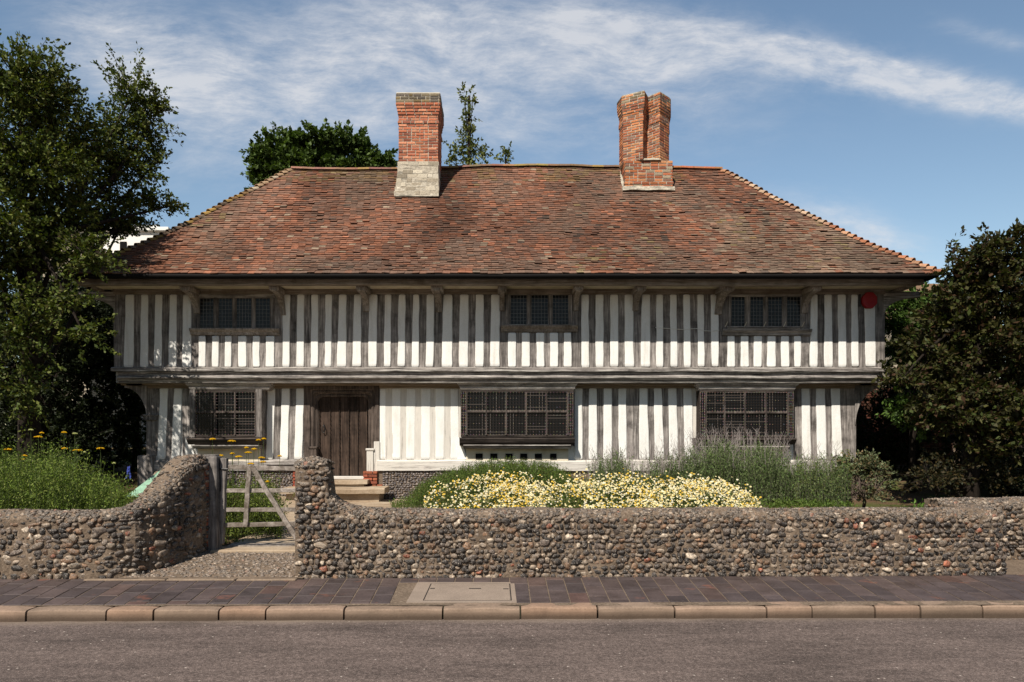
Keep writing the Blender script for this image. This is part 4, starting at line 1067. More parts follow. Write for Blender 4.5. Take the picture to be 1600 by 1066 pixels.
# ------------------------------------------------------------------ roof
RY = 19.0; RZ = EYE+428*RY/F-.03; RX0, RX1 = PX(456, RY), PX(1127, RY)
EZ = 5.20; SP = RY-15.02
E0 = (EX0, EX1)
def hprof(t): return RZ+(EZ-RZ)*t-.62*t*(1-t)-.10*math.sin(math.pi*t)**2*0
def roofpt(side, a, t):
    """side F: a = world x ; L/R: a = world y; t 0 ridge..1 eave"""
    if side in 'FB':
        s_ = 1 if side == 'F' else -1
        x, y = a, RY-SP*t*s_
    elif side == 'L': x, y = RX0+(E0[0]-RX0)*t, a
    else: x, y = RX1+(E0[1]-RX1)*t, a
    z = hprof(t)+nz3(x*.45, y*.6, 2)*.07*math.sin(math.pi*min(1, t+.12))+nz3(x*1.3, y*1.1, 7)*.022
    if t < .15: z -= .05*(1-t/.15)*math.sin((x-RX0)/(RX1-RX0)*math.pi*2.2+.5)
    return Vector((x, y, z))
def roofn(side, a, t):
    e = .04; p = roofpt(side, a, t); p1 = roofpt(side, a+e, t); p2 = roofpt(side, a, min(1, t+.02)) if t < .98 else roofpt(side, a, t-.02)
    n_ = (p1-p).cross(p2-p)
    if n_.z < 0: n_ = -n_
    return n_.normalized()
# under-sheet
V = []; Fs = []
NT = 12
def addgrid(side):
    b = len(V); NA = 30
    for j in range(NT+1):
        t = j/NT
        if side in 'FB': a0, a1 = RX0+(E0[0]-RX0)*t, RX1+(E0[1]-RX1)*t
        else: a0, a1 = RY-SP*t, RY+SP*t
        for i in range(NA+1): V.append(tuple(roofpt(side, a0+(a1-a0)*i/NA, t)-Vector((0, 0, .035))))
    for j in range(NT):
        for i in range(NA): Fs.append((b+j*(NA+1)+i, b+(j+1)*(NA+1)+i, b+(j+1)*(NA+1)+i+1, b+j*(NA+1)+i+1))
for s_ in 'FBLR': addgrid(s_)
roof = bare('roof', V, Fs, M['roofbrown'], H)
def tilecol(x, y, t, side):
    r = rnd.random(); zone = nz3(x*.55, t*2.2, 3); z2 = nz3(x*1.7, t*6, 8); z3 = nz3(x*.8+9, t*3, 1)
    base = [(.215, .092, .052), (.185, .088, .055), (.235, .094, .050), (.160, .084, .056), (.200, .100, .065)][rnd.randrange(5)]
    c = np.array(base)
    if r < .035: c = np.array((.33, .13, .07))
    elif r < .055: c = np.array((.09, .060, .045))
    elif r < .085: c = np.array((.26, .19, .13))
    pale = smooth01((x-4.3-1.2*z2)/1.6)*smooth01((t-.28)/.3)*.8*(1-.6*smooth01((x-8.2)/1.2)) if side == 'F' else .2
    if rnd.random() < pale*.85+max(0, z3-.22)*1.2: c = c*.45+np.array((.22, .165, .115))*.62
    if side == 'F' and x < -3.5 and z2 > 0: c = c*1.18
    c = c*(1+.55*zone+.35*nz3(x*.9, t*1.1, 21)); gb = smooth01((nz3(x*.7+3, t*2.6, 30)-.05)*4); c = c*(1-.45*gb)+np.array((.155, .115, .085))*.45*gb
    if t < .13 and z2+.25*(1 if rnd.random() < .5 else -1) > .1 and x < 5: c = c*.5+np.array((.20, .14, .05))*.45
    elif z3 > .3 and rnd.random() < .1: c = c*.5+np.array((.24, .19, .07))*.5
    if z2 > .25 and rnd.random() < .4: c = c*.5+np.array((.15, .105, .08))*.5*rnd.uniform(.8, 1.15)
    return (c*.9+c.mean()*.08)*rnd.uniform(.74, 1.04)
def lay(side, mb, rows=54):
    for r_ in range(rows):
        tl = (r_+1)/rows+(.012 if r_ == rows-1 else 0); tu = max(0, (r_-.55)/rows)
        if side in 'FB': a0, a1 = RX0+(E0[0]-RX0)*tl, RX1+(E0[1]-RX1)*tl
        else: a0, a1 = RY-SP*tl, RY+SP*tl
        a = a0-(.085 if r_ % 2 else 0)+rnd.uniform(-.02, .02)
        while a < a1:
            wd = .158+rnd.uniform(-.010, .010); b0, b1 = max(a+.002, a0), min(a+wd-.002, a1)
            if b1-b0 > .03:
                tj = rnd.uniform(-.10, .10)/rows; lift = .030+rnd.uniform(-.006, .010)+(.018 if rnd.random() < .03 else 0); tw = rnd.uniform(-.005, .005)
                tl_ = min(1.02, tl+tj)
                # keep inside the hips at the upper edge
                if side in 'FB': u0, u1 = RX0+(E0[0]-RX0)*tu, RX1+(E0[1]-RX1)*tu
                else: u0, u1 = RY-SP*tu, RY+SP*tu
                c0, c1 = min(max(b0, u0), u1), max(min(b1, u1), u0)
                if c1-c0 < .004: c1 = c0+.004
                n_ = roofn(side, (b0+b1)/2, tl)
                L0, L1 = roofpt(side, b0, tl_)+n_*(lift+tw), roofpt(side, b1, tl_)+n_*(lift-tw)
                U0, U1 = roofpt(side, c0, tu)+n_*.004, roofpt(side, c1, tu)+n_*.004
                th = n_*.015
                sk = rnd.uniform(-.004, .004)
                vs = [L0-th, L1-th, U1-th, U0-th, L0, L1, U1, U0]
                col = tilecol((b0+b1)/2 if side in 'FB' else L0.x, L0.y, tl, side)
                fs = [(4, 5, 6, 7), (0, 1, 5, 4), (1, 2, 6, 5), (3, 0, 4, 7)]
                mb.add(vs, fs, col)
            a += wd
m = MB()
for s_ in 'FLR': lay(s_, m)
m.build('roof_tiles', M['tile'], roof)
m = MB(); lay('B', m, 30); m.build('back_tiles', M['tile'], roof)
def halfpipe(mb, p0, p1, r0, r1, up, col):
    d = (p1-p0).normalized(); s_ = d.cross(up).normalized(); u = s_.cross(d); n = 7; vs = []
    for (p, r_) in ((p0, r0), (p1, r1)):
        for rr in (r_, r_-.014):
            for k in range(n): q = math.pi*k/(n-1); vs.append(p+s_*math.cos(q)*rr+u*math.sin(q)*rr*.75)
    fs = []
    for k in range(n-1): fs += [(k, k+1, 2*n+k+1, 2*n+k), (n+k, 3*n+k, 3*n+k+1, n+k+1), (2*n+k, 2*n+k+1, 3*n+k+1, 3*n+k), (k, n+k, n+k+1, k+1)]
    mb.add([tuple(v) for v in vs], fs, col)
m = MB(); x = RX0
while x < RX1-.1:
    x1 = min(x+.30, RX1); p0 = roofpt('F', x, 0)+Vector((0, 0, .0)); p1 = roofpt('F', x1, 0)+Vector((0, 0, .0))
    lich = nz3(x*.8, 3)+rnd.uniform(-.2, .2); c = (.28, .18, .07) if lich > .02 and x < 4.6 else ((.36, .13, .065) if x > 4.2 else (.20, .11, .07))
    if x < -4: c = (.26, .15, .10)
    halfpipe(m, p0, p1+Vector((.01, 0, 0)), .105, .100, Vector((0, 0, 1)), tuple(q*rnd.uniform(.8, 1.15) for q in c)); x += .30
m.build('ridge_tiles', M['tile'], roof)
def hip(x_r, x_e, colf, ysgn=1):
    m = MB(); n = 38
    for i in range(n):
        t0, t1 = i/n, (i+1)/n
        p0 = roofpt('F', x_r+(x_e-x_r)*t0, t0); p1 = roofpt('F', x_r+(x_e-x_r)*t1, t1)
        if ysgn < 0: p0.y = 2*RY-p0.y; p1.y = 2*RY-p1.y
        d = p1-p0; jj = Vector((0, 0, rnd.uniform(-.006, .01)))
        halfpipe(m, p0-Vector((0, 0, .035))+jj, p1+d*.25+Vector((0, 0, .012))+jj, .085, .115, Vector((0, 0, 1)), colf(t0))
    m.build('hip_tiles', M['tile'], roof)
def chr_(t):
    k = rnd.uniform(.75, 1.2)
    if t > .55: return tuple(q*k for q in rnd.choice([(.33, .135, .07), (.29, .125, .07), (.36, .20, .12)]))
    return tuple(q*k for q in rnd.choice([(.30, .17, .11), (.34, .18, .10), (.40, .28, .19)]))
def chl(t):
    k = rnd.uniform(.7, 1.2); return tuple(q*k for q in (rnd.choice([(.42, .34, .25), (.35, .24, .15)]) if t < .22 else rnd.choice([(.30, .19, .06), (.14, .10, .07), (.22, .13, .06)])))
hip(RX1, E0[1], chr_); hip(RX0, E0[0], chl); hip(RX1, E0[1], chr_, -1); hip(RX0, E0[0], chl, -1)

# chimneys
def chim_course(m, mc, poly, z, h, sc_, cx, cy, k, cols=None):
    P = [(cx+(x-cx)*sc_, cy+(y-cy)*sc_) for x, y in poly]
    brick_course(m, P, z, h, off=.5*(k % 2), cols=cols, d=.05)
    Q = [(cx+(x-cx)*(sc_-.012), cy+(y-cy)*(sc_-.012)) for x, y in poly]
    mc.prism(Q, z, z+h, 'z')
CD = 17.96
ch = MB(); cm = MB()
x0, x1 = PX(623, CD), PX(684.5, CD); poly = [(x0, CD), (x1, CD), (x1, CD+1.08), (x0, CD+1.08)]; cx, cy = (x0+x1)/2, CD+.54
ztop = PZ(148, CD); zc = PZ(253, CD); hh = .0725; k = 0; z = zc
ncs = int((ztop-zc)/hh); hh = (ztop-zc)/ncs
GREY = [(.17, .14, .10), (.22, .18, .12), (.13, .11, .09), (.20, .15, .08)]
for k in range(ncs):
    j = ncs-1-k      # from the top
    sc_ = 1.0
    if j < 4: sc_ = 1.12
    elif j == 4: sc_ = 1.09
    elif j == 5: sc_ = 1.065
    elif j == 6: sc_ = 1.04
    elif j == 9: sc_ = 1.04
    chim_course(ch, cm, poly, zc+k*hh, hh, sc_, cx, cy, k, GREY if j < 3 else [(.42, .14, .075), (.46, .18, .10), (.36, .12, .07), (.28, .10, .065), (.50, .22, .13)])
c1 = thing_ = None
chim = cm.build('chimney', M['palemortar'], H)
ch.build('brickwork', M['brick'], chim, bevel=.004)
m = MB(); m.prism([(cx+(x-cx)*1.11, cy+(y-cy)*1.11) for x, y in poly], ztop, ztop+.03, 'z'); m.build('capping', M['cream'], chim, bevel=.01)
m = MB(); N = 8; vs = []
for i in range(N+1):
    k = i/N; z = PZ(307, CD-.12)+(zc-PZ(307, CD-.12))*k; e = .10*(1-k)**1.5+.012; jt = nz3(i*1.7)*.012
    vs += [(x0-e*.9+jt, CD-e-.02+jt, z), (x1+e*.25+jt, CD-e-.02, z), (x1+e*.25, CD+1.1, z), (x0-e*.9, CD+1.1, z)]
m.add(vs, [(i*4+k, i*4+(k+1) % 4, (i+1)*4+(k+1) % 4, (i+1)*4+k) for i in range(N) for k in range(4)]+[(N*4, N*4+1, N*4+2, N*4+3)])
m.build('rendered_base', M['palemortar'], chim)
m = MB(); nb = 8; zb_ = PZ(305, CD-.12)
for k in range(nb):
    kk = (k+.5)/nb; e = .10*(1-kk)**1.5+.012; zz = zb_+(zc-zb_)*k/nb
    brick_course(m, [(x0-e*.9, CD-e-.015), (x1+e*.25, CD-e-.015), (x1+e*.25, CD+1.0), (x0-e*.9, CD+1.0)], zz, (zc-zb_)/nb, L=.26, off=.5*(k % 2), cols=[(.50, .45, .36), (.42, .37, .29), (.30, .26, .20), (.56, .51, .42)], gap=.012, jit=.012)
m.build('rubble_courses', M['brick'], chim, bevel=.006)
m = MB(); rx = PX(674, CD+.5); m.tube([(rx, CD+.5, ztop), (rx, CD+.5, ztop+.28)], .009, 5); m.build('lightning_rod', M['iron'], chim)
# right chimney, two angled shafts on one base
D2 = 18.15; ch = MB(); cm = MB(); OR = [(.42, .15, .065), (.48, .19, .085), (.36, .12, .06), (.27, .10, .06), (.50, .24, .12), (.22, .12, .085)]
bx0, bx1 = PX(977, D2), PX(1051, D2); zb0, zb1 = PZ(293, D2), PZ(251, D2)
n = 9; hh = (zb1-zb0)/n
base = [(bx0, D2), (bx1, D2), (bx1, D2+.95), (bx0, D2+.95)]; bcx, bcy = (bx0+bx1)/2, D2+.47
for k in range(n): chim_course(ch, cm, base, zb0+k*hh, hh, 1.0+(.025 if k == 1 else 0), bcx, bcy, k, OR+[(.30, .24, .17)])
shafts = [[(PX(969, 18.5), 18.62), (PX(974, 18.3), 18.32), (PX(1005.5, 18.0), D2-.08), (PX(1012, 18.3), 18.42), (PX(1007, 18.9), 18.98), (PX(975, 18.9), 19.02)],
          [(PX(1009, 18.4), 18.44), (PX(1031, 18.1), D2-.03), (PX(1045, 18.4), 18.42), (PX(1045, 18.9), 18.90), (PX(1008, 18.9), 18.98)]]
zt2 = PZ(147, D2)
for s_, sh in enumerate(shafts):
    nn = 26; hh = (zt2-zb1)/nn; ccx = sum(p[0] for p in sh)/len(sh); ccy = sum(p[1] for p in sh)/len(sh)
    for k in range(nn):
        j = nn-1-k; sc_ = 1.0
        if j < 4: sc_ = 1.17
        elif j == 4: sc_ = 1.13
        elif j == 5: sc_ = 1.09
        elif j == 6: sc_ = 1.05
        elif j in (9, 10): sc_ = 1.045
        chim_course(ch, cm, sh, zb1+k*hh, hh, sc_, ccx, ccy, k, OR if j > 2 else OR+GREY)
    cm.prism([(ccx+(x-ccx)*1.1, ccy+(y-ccy)*1.1) for x, y in sh], zt2, zt2+.03, 'z')
chim2 = cm.build('chimney', M['palemortar'], H)
ch.build('brickwork', M['brick'], chim2, bevel=.004)
m = MB(); m.beam([(D2-.10, zb0-.10), (D2+.1, zb0-.10), (D2+.1, zb0+.02), (D2-.04, zb0+.02)], bx0-.08, bx1+.04, .02, .1, 3)
m.beam([(D2-.05, zb1), (D2+.25, zb1), (D2+.25, zb1+.05), (D2+.0, zb1+.06)], PX(1005, D2), PX(1032, D2), .01, .1, 3)
vs = []
for i in range(9):
    k = i/8; y = D2-.06+.75*k; z = zb0-.1+.72*k; vs += [(bx0-.06, y, z), (bx0-.0, y, z+.07), (bx0+.02, y, z-.05)]
m.add(vs, [(i*3+k, i*3+(k+1) % 3, (i+1)*3+(k+1) % 3, (i+1)*3+k) for i in range(8) for k in range(3)])
m.build('mortar_flashing', M['palemortar'], chim2)

# ------------------------------------------------------------------ cellar hatch
t = thing('cellar_hatch', (PX(245, 15.3), 15.3, .2), 'sloping mint green hatch lid at the foot of the left corner post', 'hatch')
m = MB(); a, b = PX(225, 15.2), PX(300, 15.2)
m.hexa([(a-.22, 14.9, .42), (b, 14.9, .42), (b, 15.75, .95), (a+.12, 15.75, .95), (a-.22, 14.9, .46), (b, 14.9, .46), (b, 15.75, .99), (a+.12, 15.75, .99)]); m.build('lid', M['mint'], t, bevel=.006)
m = MB(); m.box(a+.08, b, 15.72, 15.9, .93, 1.03, j=.01); m.build('ledge', M['oak_brkt'], t, bevel=.008)
m = MB(); m.prism([(14.92, .1), (15.75, .1), (15.75, .93), (14.92, .40)], a-.02, b-.02, 'x'); m.build('base', M['path'], t)

# ------------------------------------------------------------------ plants
def leaves(P, Dv, size, wid, col, cj=.25, sj=.3, flat_=0.0, wmid=.5):
    """one folded four-cornered leaf per point, vectorised"""
    n = len(P); d = Dv+rng.normal(0, .55, (n, 3)); d /= np.linalg.norm(d, axis=1)[:, None]
    nr = rng.normal(0, 1, (n, 3))+np.array([0, 0, 1.2 if flat_ == 0 else flat_]); s = np.cross(d, nr); s /= np.linalg.norm(s, axis=1)[:, None]+1e-9
    L = size*(1+rng.uniform(-sj, sj, n))[:, None]; W = L*wid
    up = np.cross(s, d); mid = P+d*L*wmid
    V = np.stack([P, mid+s*W-up*W*.25, P+d*L, mid-s*W-up*W*.25], 1).reshape(-1, 3)
    Fc = np.arange(4*n).reshape(-1, 4)
    c = np.asarray(col); c = c[rng.integers(0, len(c), n)] if c.ndim == 2 else np.tile(c, (n, 1))
    c = np.clip(c*(1+rng.uniform(-cj, cj, (n, 1))), 0, 1); C = np.repeat(c, 4, 0)
    return V, Fc, C
class Leafs:
    def __init__(s): s.V = []; s.F = []; s.C = []; s.n = 0
    def add(s, V, Fc, C): s.V.append(V); s.F.append(Fc+s.n); s.C.append(C); s.n += len(V)
    def build(s, name, mt, parent=None): return bare(name, np.vstack(s.V), np.vstack(s.F), mt, parent, np.vstack(s.C))
def tree(name, label, base, top, rad, lobes, leafL, per, cols, cat='tree', ltw=.30, wid=.27, limb=.07, seed=1, group=None, limbs=True, shell=.35):
    """lobes: (x,y,z, rx,ry,rz, twigs)"""
    global rng
    rng = np.random.default_rng(seed); rr = random.Random(seed)
    t = thing(name, base, label, cat, group)
    base, top = Vector(base), Vector(top)
    wood = MB(); N = 8
    pts = [base.lerp(top, i/N)+Vector((nz3(i*.5, seed)*.15, nz3(i*.5, seed+4)*.15, 0))*(i/N) for i in range(N+1)]
    pts[0] = base-Vector((0, 0, .15))
    wood.tube(pts, [rad*(1.25-.75*i/N) if i else rad*1.5 for i in range(N+1)], 9)
    lf = Leafs(); tw = MB()
    for (x, y, z, rx, ry, rz, nt_) in lobes:
        c = Vector((x, y, z)); k = rr.uniform(.45, .95); s0 = pts[int(k*N)]
        if limbs:
            mid = s0.lerp(c, .5)+Vector((rr.uniform(-.2, .2), rr.uniform(-.2, .2), rr.uniform(0, .3)))
            bz = [s0*(1-q)**2+mid*2*q*(1-q)+c*q*q for q in np.linspace(0, 1, 7)]
            wood.tube(bz, [limb*(1-.65*q) for q in np.linspace(0, 1, 7)], 6)
        # twigs
        dirs = rng.normal(0, 1, (nt_, 3)); dirs /= np.linalg.norm(dirs, axis=1)[:, None]
        rad_ = rng.uniform(shell, 1, nt_)**.6; sc_ = np.array([rx, ry, rz])
        tips = dirs*rad_[:, None]*sc_*(1+.22*rng.normal(0, 1, (nt_, 1)).clip(-1.4, 1.4))+np.array(c)
        st_ = np.array(c)+(tips-np.array(c))*.45
        Ps = []; Ds = []
        for i in range(nt_):
            a, b = st_[i], tips[i]; L = np.linalg.norm(b-a)+1e-6; dd = (b-a)/L
            ext = b+dd*rng.uniform(.0, ltw*1.3)+np.array([0, 0, rng.uniform(-.05, .12)])
            if i % 3 == 0 and limbs: tw.tube([a, (a+b)/2+rng.normal(0, .03, 3), ext], [.016, .010, .003], 3, cap=False)
            q = rng.uniform(0, 1, per)[:, None]**.8
            P = b-dd*ltw*.6+(ext-(b-dd*ltw*.6))*q+rng.normal(0, .055*min(1.15, ltw/.3), (per, 3))*(1.3-q)*np.array([1, 1, .75])
            Ps.append(P); Ds.append(np.tile(dd*.7+np.array([0, 0, -.05]), (per, 1)))
        if nt_: lf.add(*leaves(np.vstack(Ps), np.vstack(Ds), leafL, wid, cols, .35))
    wo = wood.build('trunk', M['bark'], t, smooth=True)
    if tw.v: tw.build('twigs', M['bark'], wo)
    lf.build('crown', M['leaf'], t)
    return t
def lob(px, py, D, rpx, rpy, ry, n): 
    k = D/F; return (PX(px, D), D, PZ(py, D), rpx*k, ry, rpy*k, n)

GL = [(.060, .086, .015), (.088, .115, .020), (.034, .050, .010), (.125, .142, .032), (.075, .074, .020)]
TL = 13.9
tree('field_maple', 'big spreading green tree overhanging the left end of the tiled roof', (PX(2, TL), TL+.8, .2), (PX(38, TL), TL+.3, PZ(300, TL)), .20,
     [lob(30, 130, TL, 55, 48, .8, 130), lob(75, 150, TL+.5, 42, 45, .6, 90), lob(5, 200, TL, 60, 70, 1, 150), lob(105, 215, TL+1.4, 60, 50, .8, 140), lob(205, 150, 16.6, 28, 42, .4, 60), lob(185, 205, 16.4, 30, 35, .4, 60),
      lob(238, 165, 16.8, 25, 20, .3, 32), lob(232, 205, 16.8, 28, 30, .4, 52), lob(150, 250, 16.2, 60, 40, .6, 120), lob(60, 270, TL+.2, 75, 55, 1.0, 190), lob(200, 262, 16.6, 42, 30, .4, 62),
      lob(248, 250, 16.9, 14, 22, .2, 14), lob(225, 312, 16.6, 30, 16, .3, 34), lob(266, 322, 16.8, 18, 8, .2, 11), lob(165, 320, 16.2, 55, 30, .5, 90), lob(85, 340, TL+.8, 60, 36, .8, 110), lob(20, 360, TL, 60, 50, 1., 150),
      lob(190, 352, 16.2, 30, 10, .3, 20), lob(130, 380, TL+.4, 34, 14, .4, 22), lob(50, 400, TL+.6, 60, 26, .8, 64), lob(140, 408, TL-.2, 34, 16, .3, 34), lob(-60, 250, TL, 80, 140, 1.4, 260), lob(-30, 400, TL, 60, 50, 1.2, 90),
      lob(105, 470, TL-.6, 34, 24, .3, 26), lob(130, 520, TL-.8, 30, 16, .25, 14), lob(30, 470, TL-.4, 50, 26, .5, 16), lob(-20,450,TL,40,30,.6,20), lob(32,520,TL-.4,34,40,.4,46), lob(40,610,TL-.2,26,40,.35,34), lob(-15,580,TL-.3,26,50,.4,34), lob(170,352,16.0,44,14,.4,46), lob(215,345,16.5,20,10,.3,14)],
     .082, 31, GL, seed=3, limb=.055, wid=.30, ltw=.42)
SHADE_DK = [(.016, .024, .010), (.022, .030, .012), (.012, .018, .008), (.030, .038, .014)]  # near-black leaf colours put the deep background shade into the foliage
tree('yew_tree', 'dense yew coloured very dark as the shade left of the house', (-11.3, 17.6, .5), (-11.2, 17.6, 4.5), .25,
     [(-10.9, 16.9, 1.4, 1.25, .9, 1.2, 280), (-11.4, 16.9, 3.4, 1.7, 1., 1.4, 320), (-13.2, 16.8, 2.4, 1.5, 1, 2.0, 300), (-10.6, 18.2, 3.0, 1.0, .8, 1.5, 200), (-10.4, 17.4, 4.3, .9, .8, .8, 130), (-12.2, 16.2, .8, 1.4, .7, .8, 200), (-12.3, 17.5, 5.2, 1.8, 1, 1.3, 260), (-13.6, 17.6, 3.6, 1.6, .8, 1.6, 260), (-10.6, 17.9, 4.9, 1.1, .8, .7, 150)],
     .085, 34, SHADE_DK, cat='tree', seed=5, limb=.06, shell=.6)
tree('yew_tree', 'evergreen coloured dark for shade, further left behind the yellow flowers at the frame edge', (-13.6, 15.4, .4), (-13.6, 15.4, 3.5), .2,
     [(-12.6, 15.0, 1.3, 1.0, .7, 1.1, 200), (-13.4, 14.8, 2.8, 1.2, .8, 1.2, 200), (-14.2, 15.2, 1.6, 1, .9, 1.4, 150)], .085, 34, SHADE_DK, seed=6, limb=.05, shell=.6)
tree('yew_hedge', 'tall evergreen hedge coloured black green for shade closing the background behind the left tree trunk', (-13.0, 19.0, .8), (-13.0, 19.0, 3.5), .15,
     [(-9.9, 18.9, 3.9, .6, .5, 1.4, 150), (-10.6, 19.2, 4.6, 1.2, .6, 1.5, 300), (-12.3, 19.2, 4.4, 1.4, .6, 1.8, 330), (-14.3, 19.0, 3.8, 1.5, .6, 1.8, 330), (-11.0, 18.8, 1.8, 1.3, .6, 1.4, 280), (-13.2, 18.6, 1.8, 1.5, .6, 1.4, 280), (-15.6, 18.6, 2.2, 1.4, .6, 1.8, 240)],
     .13, 26, SHADE_DK, cat='hedge', seed=7, limb=.05, shell=.2)
tree('cypress', 'narrow dark green cypress seen between the left tree and the corner post', (PX(213, 19.2), 19.2, .9), (PX(213, 19.2), 19.2, 3.2), .09,
     [(PX(213, 19.2), 19.2, 1.6+.6, .42, .4, .9, 170), (PX(214, 19.2), 19.2, 2.9, .33, .35, .7, 100), (PX(212, 19.2), 19.2, 1.35, .38, .4, .5, 80)], .06, 34, [(.030, .055, .014), (.045, .075, .018), (.02, .035, .010)], seed=8, ltw=.18, limbs=False, shell=.6)
# right dark tree
PR = [(.034, .034, .011), (.048, .047, .014), (.024, .024, .009), (.066, .064, .019), (.056, .031, .016), (.045, .060, .013)]
TR = 14.6
tree('copper_tree', 'dark bronze leaved tree overhanging the right corner of the house', (PX(1514, TR), TR, .25), (PX(1530, TR), TR, PZ(450, TR)), .15,
     [lob(1575, 395, TR, 36, 30, .7, 66), lob(1540, 408, TR, 34, 28, .6, 60), lob(1507, 428, TR, 28, 22, .5, 42), lob(1500, 475, TR, 38, 28, .6, 64), lob(1565, 460, TR, 56, 44, 1, 150), lob(1640, 450, TR, 56, 56, 1, 130),
      lob(1472, 510, TR, 34, 26, .5, 52), lob(1530, 535, TR, 62, 44, 1.1, 150), lob(1460, 562, TR, 36, 28, .6, 60), lob(1412, 590, TR-.3, 30, 10, .3, 17), lob(1600, 560, TR, 66, 60, 1.1, 170), lob(1490, 612, TR-.2, 44, 24, .7, 66), lob(1560, 625, TR-.2, 55, 26, .7, 84), lob(1430, 540, TR, 18, 20, .4, 16), lob(1680, 560, TR, 50, 90, 1.2, 120), lob(1452, 635, TR-.4, 20, 18, .4, 20), lob(1487, 400, TR, 5, 16, .1, 4), lob(1625,640,TR-.3,40,26,.6,56), lob(1505,655,TR-.5,44,20,.5,52), lob(1580,668,TR-.5,44,20,.5,52), lob(1535,700,TR-.4,30,14,.4,22)],
     .115, 26, PR, seed=9, limb=.045, wid=.27)
tree('elder_bush', 'bright green leafy bush between the house corner and the bronze tree', (PX(1425, 17.5), 17.5, .5), (PX(1425, 17.5), 17.5, 3.2), .07,
     [lob(1405, 500, 17.5, 30, 26, .6, 90), lob(1430, 480, 17.5, 34, 26, .6, 90), lob(1415, 545, 17.3, 34, 30, .7, 100), lob(1450, 560, 17.3, 40, 36, .7, 110), lob(1470, 500, 17.5, 34, 40, .6, 90), lob(1420, 632, 15.6, 24, 20, .3, 36), lob(1446, 650, 15.6, 24, 18, .3, 32), lob(1408, 655, 15.6, 12, 10, .2, 9)],
     .10, 24, [(.055, .10, .018), (.075, .13, .025), (.04, .07, .015)], cat='bush', seed=12, limb=.03)
tree('laurel_hedge', 'evergreen hedge coloured near black for deep shade behind the trunk on the right', (12.9, 18.2, .6), (12.9, 18.2, 2.6), .1,
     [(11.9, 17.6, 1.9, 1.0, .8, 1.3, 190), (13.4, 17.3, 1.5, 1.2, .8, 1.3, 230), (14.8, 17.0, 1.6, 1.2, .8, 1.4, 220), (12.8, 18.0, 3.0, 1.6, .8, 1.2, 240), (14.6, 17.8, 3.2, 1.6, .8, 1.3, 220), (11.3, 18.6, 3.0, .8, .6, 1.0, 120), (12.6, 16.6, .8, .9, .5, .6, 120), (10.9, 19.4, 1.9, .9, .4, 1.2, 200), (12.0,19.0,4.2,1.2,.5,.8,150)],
     .11, 26, SHADE_DK, cat='hedge', seed=15, limb=.04, shell=.6)
tree('laurel_hedge', 'low dark shrub in shade just left of the right hand trunk', (PX(1465, 14.2), 14.2, .2), (PX(1465, 14.2), 14.2, .7), .03,
     [lob(1450, 745, 14.2, 26, 20, .5, 40), lob(1480, 740, 14.4, 22, 26, .5, 40), lob(1560, 745, 14.6, 40, 24, .5, 60)], .07, 20, [(.02, .024, .010), (.03, .028, .012), (.045, .032, .012)], cat='bush', seed=16, limb=.015)  # leaf colours lowered so the shade under the tree is painted in
# behind the roof
BG = [(.058, .095, .020), (.080, .12, .028), (.038, .062, .014), (.095, .14, .035)]
tree('sycamore', 'rounded dark green tree showing above the roof left of the plain chimney', (PX(505, 27), 27, 1.2), (PX(505, 27), 27, 10.5), .3,
     [lob(425, 245, 27, 28, 24, 1., 110), lob(460, 240, 27, 32, 22, 1., 110), lob(410, 262, 27, 14, 18, .6, 40), lob(500, 232, 27, 38, 20, 1.2, 130), lob(540, 232, 27, 34, 18, 1.2, 110), lob(585, 252, 27, 26, 10, .8, 60), lob(480, 275, 27, 70, 26, 1.4, 200), lob(560, 275, 27, 50, 22, 1.2, 130), lob(405, 282, 27, 12, 8, .5, 14), lob(440, 275, 27, 30, 22, .8, 80)],
     .17, 26, BG, seed=20, limb=.12, ltw=.35, wid=.32)
PB = [(.13, .15, .045), (.18, .19, .06), (.09, .11, .03)]
tree('poplar', 'thin young poplar rising above the ridge right of the plain chimney', (PX(735, 27), 27, 1.2), (PX(733, 27), 27, PZ(150, 27)), .10,
     [lob(728, 150, 27, 7, 14, .2, 10), lob(738, 155, 27, 7, 10, .2, 7), lob(731, 185, 27, 8, 20, .25, 16), lob(728, 220, 27, 12, 22, .3, 26), lob(740, 235, 27, 12, 20, .3, 26), lob(712, 240, 27, 10, 12, .3, 14), lob(755, 246, 27, 9, 8, .3, 8), lob(700, 250, 27, 8, 5, .2, 5), lob(735, 265, 27, 30, 16, .4, 40)],
     .13, 12, PB, seed=22, limb=.03, ltw=.25)
tree('poplar', 'small leafy sprig above the ridge between the two chimneys', (PX(791, 27), 27, 1.2), (PX(790, 27), 27, PZ(240, 27)), .05,
     [lob(785, 236, 27, 6, 6, .2, 4), lob(796, 238, 27, 7, 6, .2, 5), lob(790, 250, 27, 9, 7, .2, 7)], .13, 12, PB, seed=23, limb=.02, ltw=.25)
tree('hazel_bush', 'few leaves peeping over the left hip of the roof', (PX(398, 24), 24, 1.2), (PX(398, 24), 24, PZ(300, 24)), .05,
     [lob(392, 302, 24, 10, 5, .3, 6), lob(404, 296, 24, 6, 4, .3, 4), lob(395, 312, 24, 8, 5, .3, 5)], .13, 12, BG, cat='bush', seed=24, limb=.02, ltw=.25)

